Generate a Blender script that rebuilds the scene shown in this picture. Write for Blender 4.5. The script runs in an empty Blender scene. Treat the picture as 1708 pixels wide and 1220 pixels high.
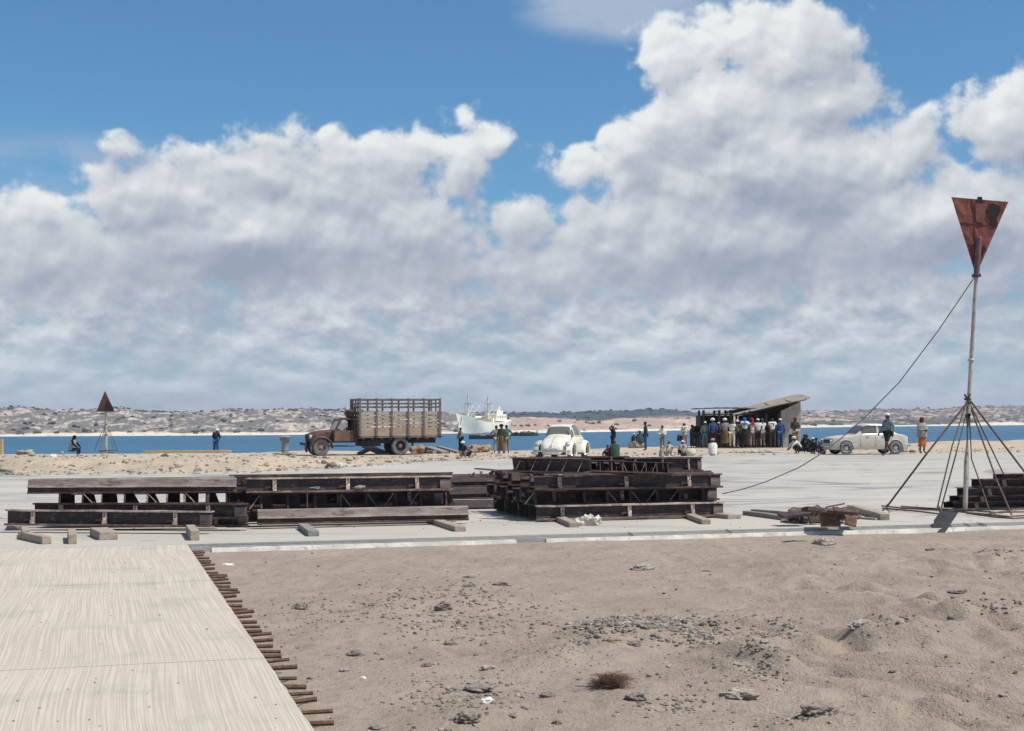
import bpy, bmesh, math, random
from mathutils import Vector, Matrix, noise, Euler
random.seed(7)
R = math.radians
scene = bpy.context.scene
C = scene.collection
# ------------------------------------------------------------------ camera
CH = 1.5                       # eye height above the concrete
F = 2400.0; W0, H0 = 1708.0, 1220.0
PITCH = math.atan(98/F); ROLL = -0.005
cam_d = bpy.data.cameras.new('camera'); cam = bpy.data.objects.new('camera', cam_d); C.objects.link(cam)
CM = Matrix.Rotation(math.pi/2+PITCH, 4, 'X') @ Matrix.Rotation(ROLL, 4, 'Z')
cam.matrix_world = Matrix.Translation((0, 0, CH)) @ CM
cam_d.sensor_width = 36; cam_d.lens = 36*F/W0; cam_d.clip_start = 0.1; cam_d.clip_end = 20000
scene.camera = cam
CM3 = CM.to_3x3()
def ray(px, py): return CM3 @ Vector(((px-W0/2)/F, -(py-H0/2)/F, -1))
def P(px, py, z=0.0):
    "a point on the level z seen where the survey of the place puts it"
    r = ray(px, py); t = (z-CH)/r.z
    return Vector((0, 0, CH)) + r*t
def Q(px, py, d):
    r = ray(px, py); t = d/r.y
    return Vector((0, 0, CH)) + r*t
def hy(px): return 708 - (px-854)*0.005
def lerp(a, b, t): return a+(b-a)*t
def interp(tab, x):
    if x <= tab[0][0]: return tab[0][1]
    for (x0, y0), (x1, y1) in zip(tab, tab[1:]):
        if x <= x1: return y0+(y1-y0)*(x-x0)/(x1-x0)
    return tab[-1][1]
def sstep(a, b, x):
    t = max(0, min(1, (x-a)/(b-a))); return t*t*(3-2*t)
def fbm(x, y, z=0.0, o=4): return noise.fractal(Vector((x, y, z)), 0.9, 2.1, o, noise_basis='PERLIN_ORIGINAL')

# ------------------------------------------------------------------ objects
def tag(o, label=None, cat=None, group=None, kind=None):
    if label: o['label'] = label
    if cat: o['category'] = cat
    if group: o['group'] = group
    if kind: o['kind'] = kind
    return o
def thing(name, label, cat, loc=(0, 0, 0), rot=(0, 0, 0), group=None):
    o = bpy.data.objects.new(name, None); C.objects.link(o)
    o.location = loc; o.rotation_euler = rot if not isinstance(rot, (int, float)) else (0, 0, rot)
    o.empty_display_size = 0.2
    return tag(o, label, cat, group)
def copy_tree(o, parent=None):
    c = o.copy(); C.objects.link(c)
    c.parent = parent
    for ch in list(o.children): copy_tree(ch, c)
    return c
def relabel(o, label, group=None):
    o['label'] = label
    if group: o['group'] = group
    return o

class MB:
    def __init__(s, off=(0, 0, 0)): s.bm = bmesh.new(); s.off = Vector(off)
    def verts(s, pts): return [s.bm.verts.new(Vector(p)-s.off) for p in pts]
    def face(s, vs):
        try: return s.bm.faces.new(vs)
        except ValueError: return None
    def hexa(s, p):     # 8 points: bottom 4 ccw, top 4 ccw
        v = s.verts(p)
        for f in ((3, 2, 1, 0), (4, 5, 6, 7), (0, 1, 5, 4), (1, 2, 6, 5), (2, 3, 7, 6), (3, 0, 4, 7)): s.face([v[i] for i in f])
        return s
    def box(s, c, d, rot=None):
        c = Vector(c); hx, hy_, hz = d[0]/2, d[1]/2, d[2]/2
        pts = [Vector(q) for q in ((-hx, -hy_, -hz), (hx, -hy_, -hz), (hx, hy_, -hz), (-hx, hy_, -hz), (-hx, -hy_, hz), (hx, -hy_, hz), (hx, hy_, hz), (-hx, hy_, hz))]
        if rot is not None:
            m = rot if isinstance(rot, Matrix) else Euler(rot).to_matrix()
            pts = [m @ q for q in pts]
        return s.hexa([q+c for q in pts])
    def bar(s, a, b, w, h, up=(0, 0, 1)):
        a = Vector(a); b = Vector(b); d = (b-a)
        if d.length < 1e-6: return s
        d.normalize(); up = Vector(up)
        sd = d.cross(up)
        if sd.length < 1e-4: sd = d.cross(Vector((1, 0, 0)))
        sd.normalize(); u = sd.cross(d).normalized()
        sd = sd*w/2; u = u*h/2
        return s.hexa([a-sd-u, a+sd-u, b+sd-u, b-sd-u, a-sd+u, a+sd+u, b+sd+u, b-sd+u])
    def tube(s, pts, r, n=8, cap=True, flat=None):
        pts = [Vector(p) for p in pts]; rings = []
        rs = r if isinstance(r, (list, tuple)) else [r]*len(pts)
        for i, p in enumerate(pts):
            d = (pts[min(i+1, len(pts)-1)]-pts[max(i-1, 0)]).normalized()
            a = d.cross(Vector((0, 0, 1)))
            if a.length < 0.05: a = d.cross(Vector((1, 0, 0)))
            a.normalize(); b = a.cross(d).normalized()
            rings.append(s.verts([p+(a*math.cos(t)+b*math.sin(t))*rs[i] for t in [2*math.pi*k/n for k in range(n)]]))
        for r0, r1 in zip(rings, rings[1:]):
            for k in range(n): s.face([r0[k], r0[(k+1) % n], r1[(k+1) % n], r1[k]])
        if cap: s.face(rings[0][::-1]); s.face(rings[-1])
        return s
    def lathe(s, prof, c=(0, 0, 0), axis='z', n=16, closed=False):
        c = Vector(c); rings = []
        for (r, h) in prof:
            ring = []
            for k in range(n):
                t = 2*math.pi*k/n; x, y = r*math.cos(t), r*math.sin(t)
                q = {'z': (x, y, h), 'y': (x, h, y), 'x': (h, x, y)}[axis]
                ring.append(Vector(q)+c)
            rings.append(s.verts(ring))
        for r0, r1 in zip(rings, rings[1:]):
            for k in range(n): s.face([r0[k], r0[(k+1) % n], r1[(k+1) % n], r1[k]])
        if closed:
            for k in range(n): s.face([rings[-1][k], rings[-1][(k+1) % n], rings[0][(k+1) % n], rings[0][k]])
        else:
            if prof[0][0] > 1e-4: s.face(rings[0][::-1])
            if prof[-1][0] > 1e-4: s.face(rings[-1])
        return s
    def prism(s, poly, a, b, fn):   # poly 2d, fn(u,v,t)->3d, from t=a to t=b
        v0 = s.verts([fn(u, v, a) for u, v in poly]); v1 = s.verts([fn(u, v, b) for u, v in poly]); n = len(poly)
        s.face(v0[::-1]); s.face(v1)
        for k in range(n): s.face([v0[k], v0[(k+1) % n], v1[(k+1) % n], v1[k]])
        return s
    def loft(s, rings, close=True, cap=True):
        rs = [s.verts(r) for r in rings]; n = len(rs[0])
        for r0, r1 in zip(rs, rs[1:]):
            for k in range(n if close else n-1): s.face([r0[k], r0[(k+1) % n], r1[(k+1) % n], r1[k]])
        if cap: s.face(rs[0][::-1]); s.face(rs[-1])
        return s
    def ellipsoid(s, c, r, rot=None, seg=12, rings=8, jit=0.0, frac=1.0, z0=-1.0):
        c = Vector(c); m = (Euler(rot).to_matrix() if rot is not None else Matrix.Identity(3)); prev = None; a0 = math.asin(max(-1, z0))
        for i in range(rings+1):
            la = lerp(a0, math.pi/2, i/rings); ring = []
            for k in range(seg):
                t = 2*math.pi*k/seg
                q = Vector((math.cos(la)*math.cos(t)*r[0], math.cos(la)*math.sin(t)*r[1], math.sin(la)*r[2]))
                if jit: q *= 1+jit*noise.noise(q*(2.2/max(r))+c*3.1)
                ring.append(c+m@q)
            ring = s.verts(ring)
            if prev:
                for k in range(seg): s.face([prev[k], prev[(k+1) % seg], ring[(k+1) % seg], ring[k]])
            prev = ring
        return s
    def rock(s, c, r, sub=2, rough=0.35, seed=0, rot=0, flat=0.0):
        t = bmesh.ops.create_icosphere(s.bm, subdivisions=sub, radius=1.0)
        sd = Vector((seed*1.7, seed*2.3, seed*0.9)); cr, sr = math.cos(rot), math.sin(rot)
        for v in t['verts']:
            n = v.co.copy()
            k = 1+rough*noise.noise(n*1.3+sd)+rough*0.5*noise.noise(n*3.1+sd)+rough*0.30*noise.noise(n*7.0+sd)
            q = Vector((n.x*r[0]*k, n.y*r[1]*k, n.z*r[2]*k))
            if flat and q.z < -flat*r[2]: q.z = -flat*r[2]
            v.co = Vector((q.x*cr-q.y*sr, q.x*sr+q.y*cr, q.z))+Vector(c)-s.off
        return s
    def build(s, name, m, parent=None, smooth=False, bevel=0.0, loc=None, merge=True):
        if merge: bmesh.ops.remove_doubles(s.bm, verts=s.bm.verts, dist=1e-5)
        bmesh.ops.recalc_face_normals(s.bm, faces=s.bm.faces)
        if bevel:
            try: bmesh.ops.bevel(s.bm, geom=list(s.bm.edges), offset=bevel, segments=1, affect='EDGES', clamp_overlap=True)
            except Exception: pass
        me = bpy.data.meshes.new(name); s.bm.to_mesh(me); s.bm.free()
        if smooth:
            for p in me.polygons: p.use_smooth = True
            if smooth != 'all':
                try: me.set_sharp_from_angle(angle=R(38))
                except Exception: pass
        o = bpy.data.objects.new(name, me); C.objects.link(o)
        for k in (m if isinstance(m, (list, tuple)) else [m]): me.materials.append(k)
        if parent is not None: o.parent = parent
        if loc is not None: o.location = loc
        return o

# ------------------------------------------------------------------ materials
MATS = {}
class NT:
    def __init__(s, nt): s.nt = nt
    def n(s, typ, **kw):
        nd = s.nt.nodes.new(typ)
        ins = kw.pop('ins', {})
        for k, v in kw.items(): setattr(nd, k, v)
        for k, v in ins.items():
            if isinstance(v, bpy.types.NodeSocket): s.nt.links.new(v, nd.inputs[k])
            else: nd.inputs[k].default_value = v
        return nd
    def math(s, op, a, b=0.0, c=None, clamp=False):
        nd = s.nt.nodes.new('ShaderNodeMath'); nd.operation = op; nd.use_clamp = clamp
        for i, v in enumerate((a, b) if c is None else (a, b, c)):
            if isinstance(v, bpy.types.NodeSocket): s.nt.links.new(v, nd.inputs[i])
            else: nd.inputs[i].default_value = v
        return nd.outputs[0]
    def vmath(s, op, a, b=None, c=None, out=0):
        nd = s.nt.nodes.new('ShaderNodeVectorMath'); nd.operation = op
        for i, v in enumerate((a, b, c)):
            if v is None: continue
            if isinstance(v, bpy.types.NodeSocket): s.nt.links.new(v, nd.inputs[i])
            else: nd.inputs[i].default_value = v
        return nd.outputs[out]
    def mix(s, f, a, b, blend='MIX'):
        nd = s.nt.nodes.new('ShaderNodeMix'); nd.data_type = 'RGBA'; nd.blend_type = blend
        for i, v in ((0, f), (6, a), (7, b)):
            if isinstance(v, bpy.types.NodeSocket): s.nt.links.new(v, nd.inputs[i])
            elif i == 0: nd.inputs[0].default_value = v
            else: nd.inputs[i].default_value = (*v, 1) if len(v) == 3 else v
        return nd.outputs[2]
    def ramp(s, f, lo, hi, a=0.0, b=1.0, smooth=True):
        nd = s.nt.nodes.new('ShaderNodeMapRange'); nd.interpolation_type = 'SMOOTHSTEP' if smooth else 'LINEAR'
        s.nt.links.new(f, nd.inputs[0]) if isinstance(f, bpy.types.NodeSocket) else None
        nd.inputs[1].default_value = lo; nd.inputs[2].default_value = hi; nd.inputs[3].default_value = a; nd.inputs[4].default_value = b
        return nd.outputs[0]
    def noise(s, vec, scale, detail=4, rough=0.55, dist=0.0, col=False):
        nd = s.nt.nodes.new('ShaderNodeTexNoise')
        if vec is not None: s.nt.links.new(vec, nd.inputs['Vector'])
        nd.inputs['Scale'].default_value = scale; nd.inputs['Detail'].default_value = detail
        nd.inputs['Roughness'].default_value = rough; nd.inputs['Distortion'].default_value = dist
        return nd.outputs[1 if col else 0]
def newmat(name):
    m = bpy.data.materials.new(name); m.use_nodes = True
    nt = m.node_tree; b = nt.nodes['Principled BSDF']; MATS[name] = m
    return m, NT(nt), b
def link(m, a, b): m.node_tree.links.new(a, b)
def mat(name, c1, c2=None, scale=3.0, rough=0.8, metal=0.0, bump=0.0, bscale=None, c3=None, lo=0.38, hi=0.62, stretch=None, spec=0.4, coat=0.0, s3=None):
    "two or three colours mixed by object-space noise"
    if name in MATS: return MATS[name]
    m, t, b = newmat(name)
    tc = t.n('ShaderNodeTexCoord').outputs['Object']
    if stretch: tc = t.vmath('MULTIPLY', tc, stretch)
    c2 = c2 or tuple(v*0.75 for v in c1)
    f = t.ramp(t.noise(tc, scale, 5, 0.62), lo, hi)
    col = t.mix(f, c1, c2)
    if c3:
        g = t.ramp(t.noise(tc, s3 or scale*3.3, 6, 0.7), 0.52, 0.66)
        col = t.mix(g, col, c3)
    link(m, col, b.inputs['Base Color'])
    b.inputs['Roughness'].default_value = rough; b.inputs['Metallic'].default_value = metal
    b.inputs['Specular IOR Level'].default_value = spec
    if coat: b.inputs['Coat Weight'].default_value = coat; b.inputs['Coat Roughness'].default_value = 0.12
    if bump:
        bp = t.n('ShaderNodeBump', ins={'Height': t.noise(tc, bscale or scale*6, 5, 0.7), 'Distance': bump, 'Strength': 1.0})
        link(m, bp.outputs[0], b.inputs['Normal'])
    return m
# ------------------------------------------------------------------ light
SUN_EL, SUN_H = R(58), Vector((0.93, -0.36, 0)).normalized()
sd = bpy.data.lights.new('sun', 'SUN'); sd.energy = 4.8; sd.angle = R(0.53); sd.color = (1, 0.955, 0.88)
so = bpy.data.objects.new('sun', sd); C.objects.link(so)
SUNV = Vector((SUN_H.x*math.cos(SUN_EL), SUN_H.y*math.cos(SUN_EL), math.sin(SUN_EL)))
so.rotation_euler = SUNV.to_track_quat('Z', 'Y').to_euler()
w = bpy.data.worlds.new('World'); scene.world = w; w.use_nodes = True
wt = NT(w.node_tree); bg = w.node_tree.nodes['Background']
sky = wt.n('ShaderNodeTexSky', sky_type='NISHITA', sun_disc=False, sun_elevation=SUN_EL, sun_rotation=math.atan2(SUN_H.x, SUN_H.y),
           altitude=10, air_density=1.0, dust_density=0.6, ozone_density=1.5)
STR = 0.1
# cumulus field: soft blobs in (azimuth, elevation) with fractal edges, evaluated by a node group
def ang(px, py):
    r = ray(px, py); return (math.atan2(r.x, r.y)*2.4+0.854, 0.708 - r.z/math.hypot(r.x, r.y)*2.4)
blobs = [(238, 258, 60, 34), (55, 365, 110, 60), (430, 285, 100, 70), (610, 262, 140, 68), (700, 250, 110, 50), (815, 230, 52, 48), (760, 300, 80, 60),
         (330, 330, 200, 80), (400, 400, 330, 120), (110, 440, 260, 100), (690, 400, 170, 95), (560, 320, 180, 80),
         (1120, 95, 105, 72), (1215, 65, 110, 75), (1320, 85, 125, 90), (1370, 165, 105, 90), (1200, 185, 150, 110), (985, 275, 66, 50), (1075, 255, 80, 90),
         (1290, 290, 260, 140), (1490, 280, 110, 75), (1660, 205, 78, 80), (1730, 150, 90, 60), (925, 385, 85, 55), (1200, 410, 420, 120), (1560, 370, 250, 110),
         (860, 455, 1500, 62), (-300, 380, 300, 150), (2050, 300, 300, 180), (2600, 260, 300, 160), (-900, 300, 350, 160)]
g = bpy.data.node_groups.new('cloud_field', 'ShaderNodeTree')
g.interface.new_socket('Vector', in_out='INPUT', socket_type='NodeSocketVector')
g.interface.new_socket('Field', in_out='OUTPUT', socket_type='NodeSocketFloat')
g.interface.new_socket('Shape', in_out='OUTPUT', socket_type='NodeSocketFloat')
gt = NT(g); gi = g.nodes.new('NodeGroupInput'); go = g.nodes.new('NodeGroupOutput')
vin = gi.outputs[0]
wv = gt.vmath('SUBTRACT', gt.noise(vin, 9.0, 2, 0.5, col=True), (0.5, 0.5, 0.5))
vin2 = gt.vmath('MULTIPLY_ADD', wv, (0.10, 0.07, 0), vin)
acc = None
for (bx, by, rx, ry) in blobs:
    cx, cy = ang(bx, by)
    iv = (1000/rx, 1000/ry, 0)
    q = gt.vmath('MULTIPLY_ADD', vin2, iv, (-cx*iv[0], -cy*iv[1], 0))
    ln = gt.vmath('LENGTH', q, out=1)
    # distances kept in real size so that small blobs do not have soft edges
    d = gt.math('MULTIPLY', gt.math('SUBTRACT', 1.0, ln), min(rx, ry)/100.0)
    acc = d if acc is None else gt.math('SMOOTH_MAX', acc, d, 0.22)
n1 = gt.math('SUBTRACT', gt.noise(vin, 11.0, 2, 0.5, 0.3), 0.5)
def billow(scale):
    v = gt.n('ShaderNodeTexVoronoi', feature='SMOOTH_F1', ins={'Vector': vin2, 'Scale': scale, 'Smoothness': 0.5})
    return gt.math('SUBTRACT', 0.45, v.outputs['Distance'])
nf = gt.math('SUBTRACT', gt.noise(vin, 36.0, 5, 0.6), 0.5)
f = gt.math('MULTIPLY_ADD', n1, 1.15, acc)
f = gt.math('MULTIPLY_ADD', billow(15.0), 0.48, f)
fc = f
f = gt.math('MULTIPLY_ADD', nf, 0.62, f)
g.links.new(f, go.inputs[0]); g.links.new(fc, go.inputs[1])
D = wt.n('ShaderNodeTexCoord').outputs['Generated']
sx = wt.n('ShaderNodeSeparateXYZ', ins={0: D})
X, Y, Z = sx.outputs
az = wt.math('ARCTAN2', X, Y)
hor = wt.math('SQRT', wt.math('ADD', wt.math('MULTIPLY', X, X), wt.math('MULTIPLY', Y, Y)))
el = wt.math('DIVIDE', Z, wt.math('MAXIMUM', hor, 0.02))
S = wt.math('MULTIPLY_ADD', az, 2.4, 0.854)
T = wt.math('SUBTRACT', 0.708, wt.math('MULTIPLY', wt.math('MINIMUM', el, 3.0), 2.4))
V = wt.n('ShaderNodeCombineXYZ', ins={0: S, 1: T, 2: 0.37}).outputs[0]
def tap(off):
    v = wt.vmath('ADD', V, off) if off else V
    nd = w.node_tree.nodes.new('ShaderNodeGroup'); nd.node_tree = g
    w.node_tree.links.new(v, nd.inputs[0]); return nd.outputs
f0 = tap(None); f1 = tap((-0.006, -0.013, 0)); f2 = tap((-0.022, -0.045, 0))
cover = wt.ramp(f0[0], -0.05, 0.27)
# sunward difference = how much a lump faces up to the light
l1 = wt.math('SUBTRACT', f0[0], f1[0]); l2 = wt.math('SUBTRACT', f0[1], f2[1])
lit = wt.math('MULTIPLY_ADD', l1, 0.70, 0.34)
lit = wt.math('MULTIPLY_ADD', l2, 0.42, lit)
# thick undersides are greyer, thin tops brighter
depth = wt.ramp(f0[0], 0.1, 1.3, 0.10, -0.13, False)
lit = wt.math('ADD', lit, depth)
low = wt.ramp(T, 0.30, 0.47, 0.10, -0.06)
lit = wt.math('ADD', lit, low)
# brightest heads as in the two cumulus tops
for (bx, by, rx, ry, k) in [(1190, 80, 240, 160, 0.24), (780, 225, 120, 80, 0.22), (60, 350, 120, 80, 0.16), (985, 280, 110, 90, 0.16), (1690, 180, 110, 100, 0.14), (230, 265, 120, 60, -0.10), (600, 230, 130, 50, 0.12), (1450, 250, 110, 90, 0.1)]:
    cx, cy = ang(bx, by); iv = (1000/rx, 1000/ry, 0)
    q = wt.vmath('LENGTH', wt.vmath('MULTIPLY_ADD', V, iv, (-cx*iv[0], -cy*iv[1], 0)), out=1)
    lit = wt.math('ADD', lit, wt.ramp(q, 0.2, 1.1, k, 0.0))
# low layered cloud towards the horizon: flat bands
sq = wt.ramp(T, 0.40, 0.70, 0.0, 1.0, False)      # banks get flatter and smaller with distance
def low_vec(dS, dT):
    t_ = wt.math('ADD', T, dT); s_ = wt.math('ADD', S, dS)
    tq = wt.math('MAXIMUM', wt.math('SUBTRACT', t_, 0.46), 0.0); ty = wt.math('MULTIPLY_ADD', wt.math('MULTIPLY', tq, tq), 90.0, wt.math('MULTIPLY', t_, 19.0))
    return wt.n('ShaderNodeCombineXYZ', ins={0: wt.math('MULTIPLY', s_, 20.0), 1: ty, 2: 1.3}).outputs[0]
PV = low_vec(0.0, 0.0); PV1 = low_vec(-0.008, -0.018)
band = wt.noise(wt.vmath('MULTIPLY', PV, (0.16, 0.22, 1)), 1.1, 3, 0.5)
puff = wt.noise(PV, 0.62, 8, 0.64); puff1 = wt.noise(PV1, 0.62, 2, 0.5)
lb = wt.math('MULTIPLY_ADD', wt.math('SUBTRACT', band, 0.5), 1.1, wt.math('MULTIPLY_ADD', wt.math('SUBTRACT', puff, puff1), 1.15, wt.math('MULTIPLY_ADD', wt.math('SUBTRACT', puff, 0.5), 1.35, 0.47)))
lowmix = wt.ramp(T, 0.40, 0.56)
litm = wt.n('ShaderNodeMix', data_type='FLOAT', ins={0: lowmix, 2: lit, 3: lb}).outputs[0]
cr = w.node_tree.nodes.new('ShaderNodeValToRGB'); w.node_tree.links.new(litm, cr.inputs[0])
e = cr.color_ramp.elements
e[0].position = 0.0; e[0].color = (0.32, 0.37, 0.47, 1)
e[1].position = 1.0; e[1].color = (0.84, 0.87, 0.87, 1)
for p, c in ((0.24, (0.41, 0.45, 0.54)), (0.45, (0.52, 0.55, 0.605)), (0.70, (0.66, 0.70, 0.735))):
    x = e.new(p); x.color = (*c, 1)
cloud = cr.outputs[0]
# distance dims the low clouds towards the pale blue of the horizon
cloud = wt.mix(wt.ramp(T, 0.48, 0.71, 0.0, 0.66), cloud, (0.46, 0.60, 0.72))
coverlow = wt.math('MULTIPLY', wt.ramp(T, 0.40, 0.52), wt.math('MULTIPLY', wt.ramp(band, 0.30, 0.46, 0.80, 1.0), wt.ramp(puff, 0.36, 0.50, 0.72, 1.0)))
cov = wt.math('MAXIMUM', cover, coverlow)
# broken cloud added overhead, out of view, to whiten the ambient light
over = wt.math('MULTIPLY', wt.ramp(T, -0.35, -0.8), wt.ramp(wt.noise(D, 3.0, 4, 0.6), 0.42, 0.60, 0.0, 0.40))
cov = wt.math('MAXIMUM', cov, over)
# thin veils in the blue
veil = wt.noise(wt.vmath('MULTIPLY', V, (3.0, 5.0, 1.0)), 1.5, 6, 0.6, 0.5)
q = wt.vmath('LENGTH', wt.vmath('MULTIPLY_ADD', V, (6.0, 17.0, 0), (-ang(1040, 10)[0]*6, -ang(1040, 10)[1]*17, 0)), out=1)
cov2 = wt.math('MULTIPLY', wt.ramp(q, 0.6, 1.3, 1.0, 0.0), wt.ramp(veil, 0.25, 0.50))
q = wt.vmath('LENGTH', wt.vmath('MULTIPLY_ADD', V, (4.2, 16.0, 0), (-ang(120, 285)[0]*4.2, -ang(120, 285)[1]*16, 0)), out=1)
cov3 = wt.math('MULTIPLY', wt.ramp(q, 0.4, 1.3, 0.75, 0.0), wt.ramp(veil, 0.35, 0.65))
veils = wt.math('MAXIMUM', wt.math('MULTIPLY', cov2, 1.1), cov3)
skyc = wt.vmath('MULTIPLY', sky.outputs[0], (0.52*STR, 0.90*STR, 1.12*STR))
skyc = wt.mix(wt.math('MULTIPLY', veils, 0.8), skyc, (0.42, 0.50, 0.64))
out = wt.mix(cov, skyc, cloud)
w.node_tree.links.new(wt.vmath('MULTIPLY', out, (1/STR, 1/STR, 1/STR)), bg.inputs['Color'])
bg.inputs['Strength'].default_value = STR
vs = scene.view_settings; vs.view_transform = 'Standard'; vs.look = 'None'; vs.exposure = 0.0; vs.gamma = 1.0
# ------------------------------------------------------------------ the setting
O = P(312, 908); N_ = P(525, 1220)                 # slab corner and its edge towards the camera
ud = (N_-O); ud.z = 0; ud.normalize()               # along the road towards the viewer
vd = Vector((-ud.y, ud.x, 0))                       # along the yard's front edge, to the right
if vd.x < 0: vd = -vd
AX = math.atan2(vd.y, vd.x)                          # heading of the yard edge
def UV(p): q = Vector((p[0], p[1], 0))-Vector((O.x, O.y, 0)); return q.dot(vd), q.dot(ud)
def XY(a, b, z=0.0): q = Vector((O.x, O.y, 0))+vd*a+ud*b; return Vector((q.x, q.y, z))

# concrete road
m, t, b = newmat('road_concrete')
tc = t.n('ShaderNodeTexCoord').outputs['Object']
rot = t.n('ShaderNodeMapping', ins={'Vector': tc, 'Rotation': (0, 0, -AX)}).outputs[0]
wob = t.vmath('MULTIPLY_ADD', t.vmath('SUBTRACT', t.noise(rot, 0.6, 2, 0.5, col=True), (0.5, 0.5, 0.5)), (0.03, 0, 0), rot)
lw = t.noise(t.vmath('MULTIPLY', rot, (0.25, 0.22, 1)), 1.0, 1, 0.4, col=True)
wob = t.vmath('MULTIPLY_ADD', t.vmath('SUBTRACT', lw, (0.5, 0.5, 0.5)), (0.3, 0, 0), wob)
st = t.noise(t.vmath('MULTIPLY', wob, (52, 0.35, 1)), 1.5, 3, 0.62)
st2 = t.noise(t.vmath('MULTIPLY', wob, (9, 0.22, 1)), 1.3, 3, 0.6)
bl = t.noise(rot, 1.1, 6, 0.62); fi = t.noise(rot, 70, 3, 0.6)
col = t.mix(t.ramp(st, 0.4, 0.62), (0.45, 0.39, 0.31), (0.55, 0.485, 0.39))
col = t.mix(t.ramp(st2, 0.54, 0.74, 0, 0.16), col, (0.34, 0.31, 0.27))
col = t.mix(t.ramp(bl, 0.50, 0.76, 0, 0.5), col, (0.27, 0.25, 0.22))
col = t.mix(t.ramp(fi, 0.62, 0.74, 0, 0.6), col, (0.27, 0.25, 0.22))
link(m, col, b.inputs['Base Color']); b.inputs['Roughness'].default_value = 0.92; b.inputs['Specular IOR Level'].default_value = 0.2
hgt = t.math('ADD', t.math('MULTIPLY', st, 0.7), t.math('MULTIPLY', fi, 0.4))
link(m, t.n('ShaderNodeBump', ins={'Height': hgt, 'Distance': 0.006}).outputs[0], b.inputs['Normal'])
ROADM = m
# yard concrete
m, t, b = newmat('yard_concrete')
tc = t.n('ShaderNodeTexCoord').outputs['Object']
rot = t.n('ShaderNodeMapping', ins={'Vector': tc, 'Rotation': (0, 0, -AX)}).outputs[0]
a1 = t.noise(t.vmath('MULTIPLY', rot, (0.16, 0.40, 1)), 1.0, 6, 0.66, 1.2)
a2 = t.noise(t.vmath('MULTIPLY', rot, (0.35, 1.6, 1)), 1.0, 5, 0.6, 1.4)
a3 = t.noise(tc, 22, 4, 0.7)
a4 = t.noise(tc, 0.12, 3, 0.5)
col = t.mix(t.ramp(a1, 0.36, 0.66), (0.48, 0.44, 0.38), (0.40, 0.37, 0.33))
col = t.mix(t.ramp(a2, 0.55, 0.72, 0, 0.5), col, (0.28, 0.275, 0.265))
t2 = t.noise(t.vmath('MULTIPLY', rot, (0.07, 0.16, 1)), 1.0, 1, 0.4, 0.8)
arc = t.ramp(t.math('SINE', t.math('MULTIPLY', t2, 120.0)), 0.1, 0.95)
arc = t.math('MULTIPLY', arc, t.ramp(t.noise(rot, 0.15, 3, 0.6), 0.40, 0.58, 0.0, 0.85))
col = t.mix(arc, col, (0.24, 0.235, 0.23))
sy = t.n('ShaderNodeSeparateXYZ', ins={0: rot}).outputs[1]
col = t.mix(t.ramp(a3, 0.60, 0.75, 0, 0.5), col, (0.26, 0.25, 0.24))
near = t.ramp(sy, 21.5, 24.5, 1.0, 0.0)
col = t.mix(t.math('MULTIPLY', near, t.ramp(a1, 0.3, 0.6, 0.9, 0.45)), col, (0.46, 0.42, 0.355))
col = t.mix(t.ramp(t.noise(rot, 0.8, 5, 0.6), 0.66, 0.72, 0, 0.6), col, (0.17, 0.165, 0.16))
col = t.mix(t.ramp(t.noise(rot, 0.23, 5, 0.7), 0.56, 0.70, 0, 0.5), col, (0.50, 0.43, 0.34))
link(m, col, b.inputs['Base Color']); b.inputs['Roughness'].default_value = 0.9; b.inputs['Specular IOR Level'].default_value = 0.2
link(m, t.n('ShaderNodeBump', ins={'Height': a3, 'Distance': 0.01}).outputs[0], b.inputs['Normal'])
YARDM = m
# sand
def sandmat(name, c1, c2, c3, bump=0.035):
    m, t, b = newmat(name)
    tc = t.n('ShaderNodeTexCoord').outputs['Object']
    n1 = t.noise(tc, 0.9, 6, 0.65); n2 = t.noise(tc, 9, 6, 0.7); n3 = t.noise(tc, 55, 4, 0.7)
    col = t.mix(t.ramp(n1, 0.35, 0.65), c1, c2)
    col = t.mix(t.ramp(n2, 0.48, 0.70, 0, 0.55), col, c3)
    col = t.mix(t.ramp(n3, 0.58, 0.72, 0, 0.6), col, tuple(v*0.6 for v in c3))
    col = t.mix(t.ramp(n3, 0.40, 0.30, 0, 0.5), col, tuple(min(1, v*1.3) for v in c1))
    link(m, col, b.inputs['Base Color']); b.inputs['Roughness'].default_value = 0.97; b.inputs['Specular IOR Level'].default_value = 0.1
    h = t.math('ADD', t.math('MULTIPLY', n2, 1.2), t.math('MULTIPLY', n3, 0.5))
    link(m, t.n('ShaderNodeBump', ins={'Height': h, 'Distance': bump}).outputs[0], b.inputs['Normal'])
    return m
SANDM = sandmat('grey_sand', (0.41, 0.325, 0.252), (0.345, 0.276, 0.216), (0.245, 0.20, 0.163))
BERMM = sandmat('pale_sand', (0.62, 0.495, 0.36), (0.50, 0.41, 0.315), (0.33, 0.275, 0.23), 0.06)

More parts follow.
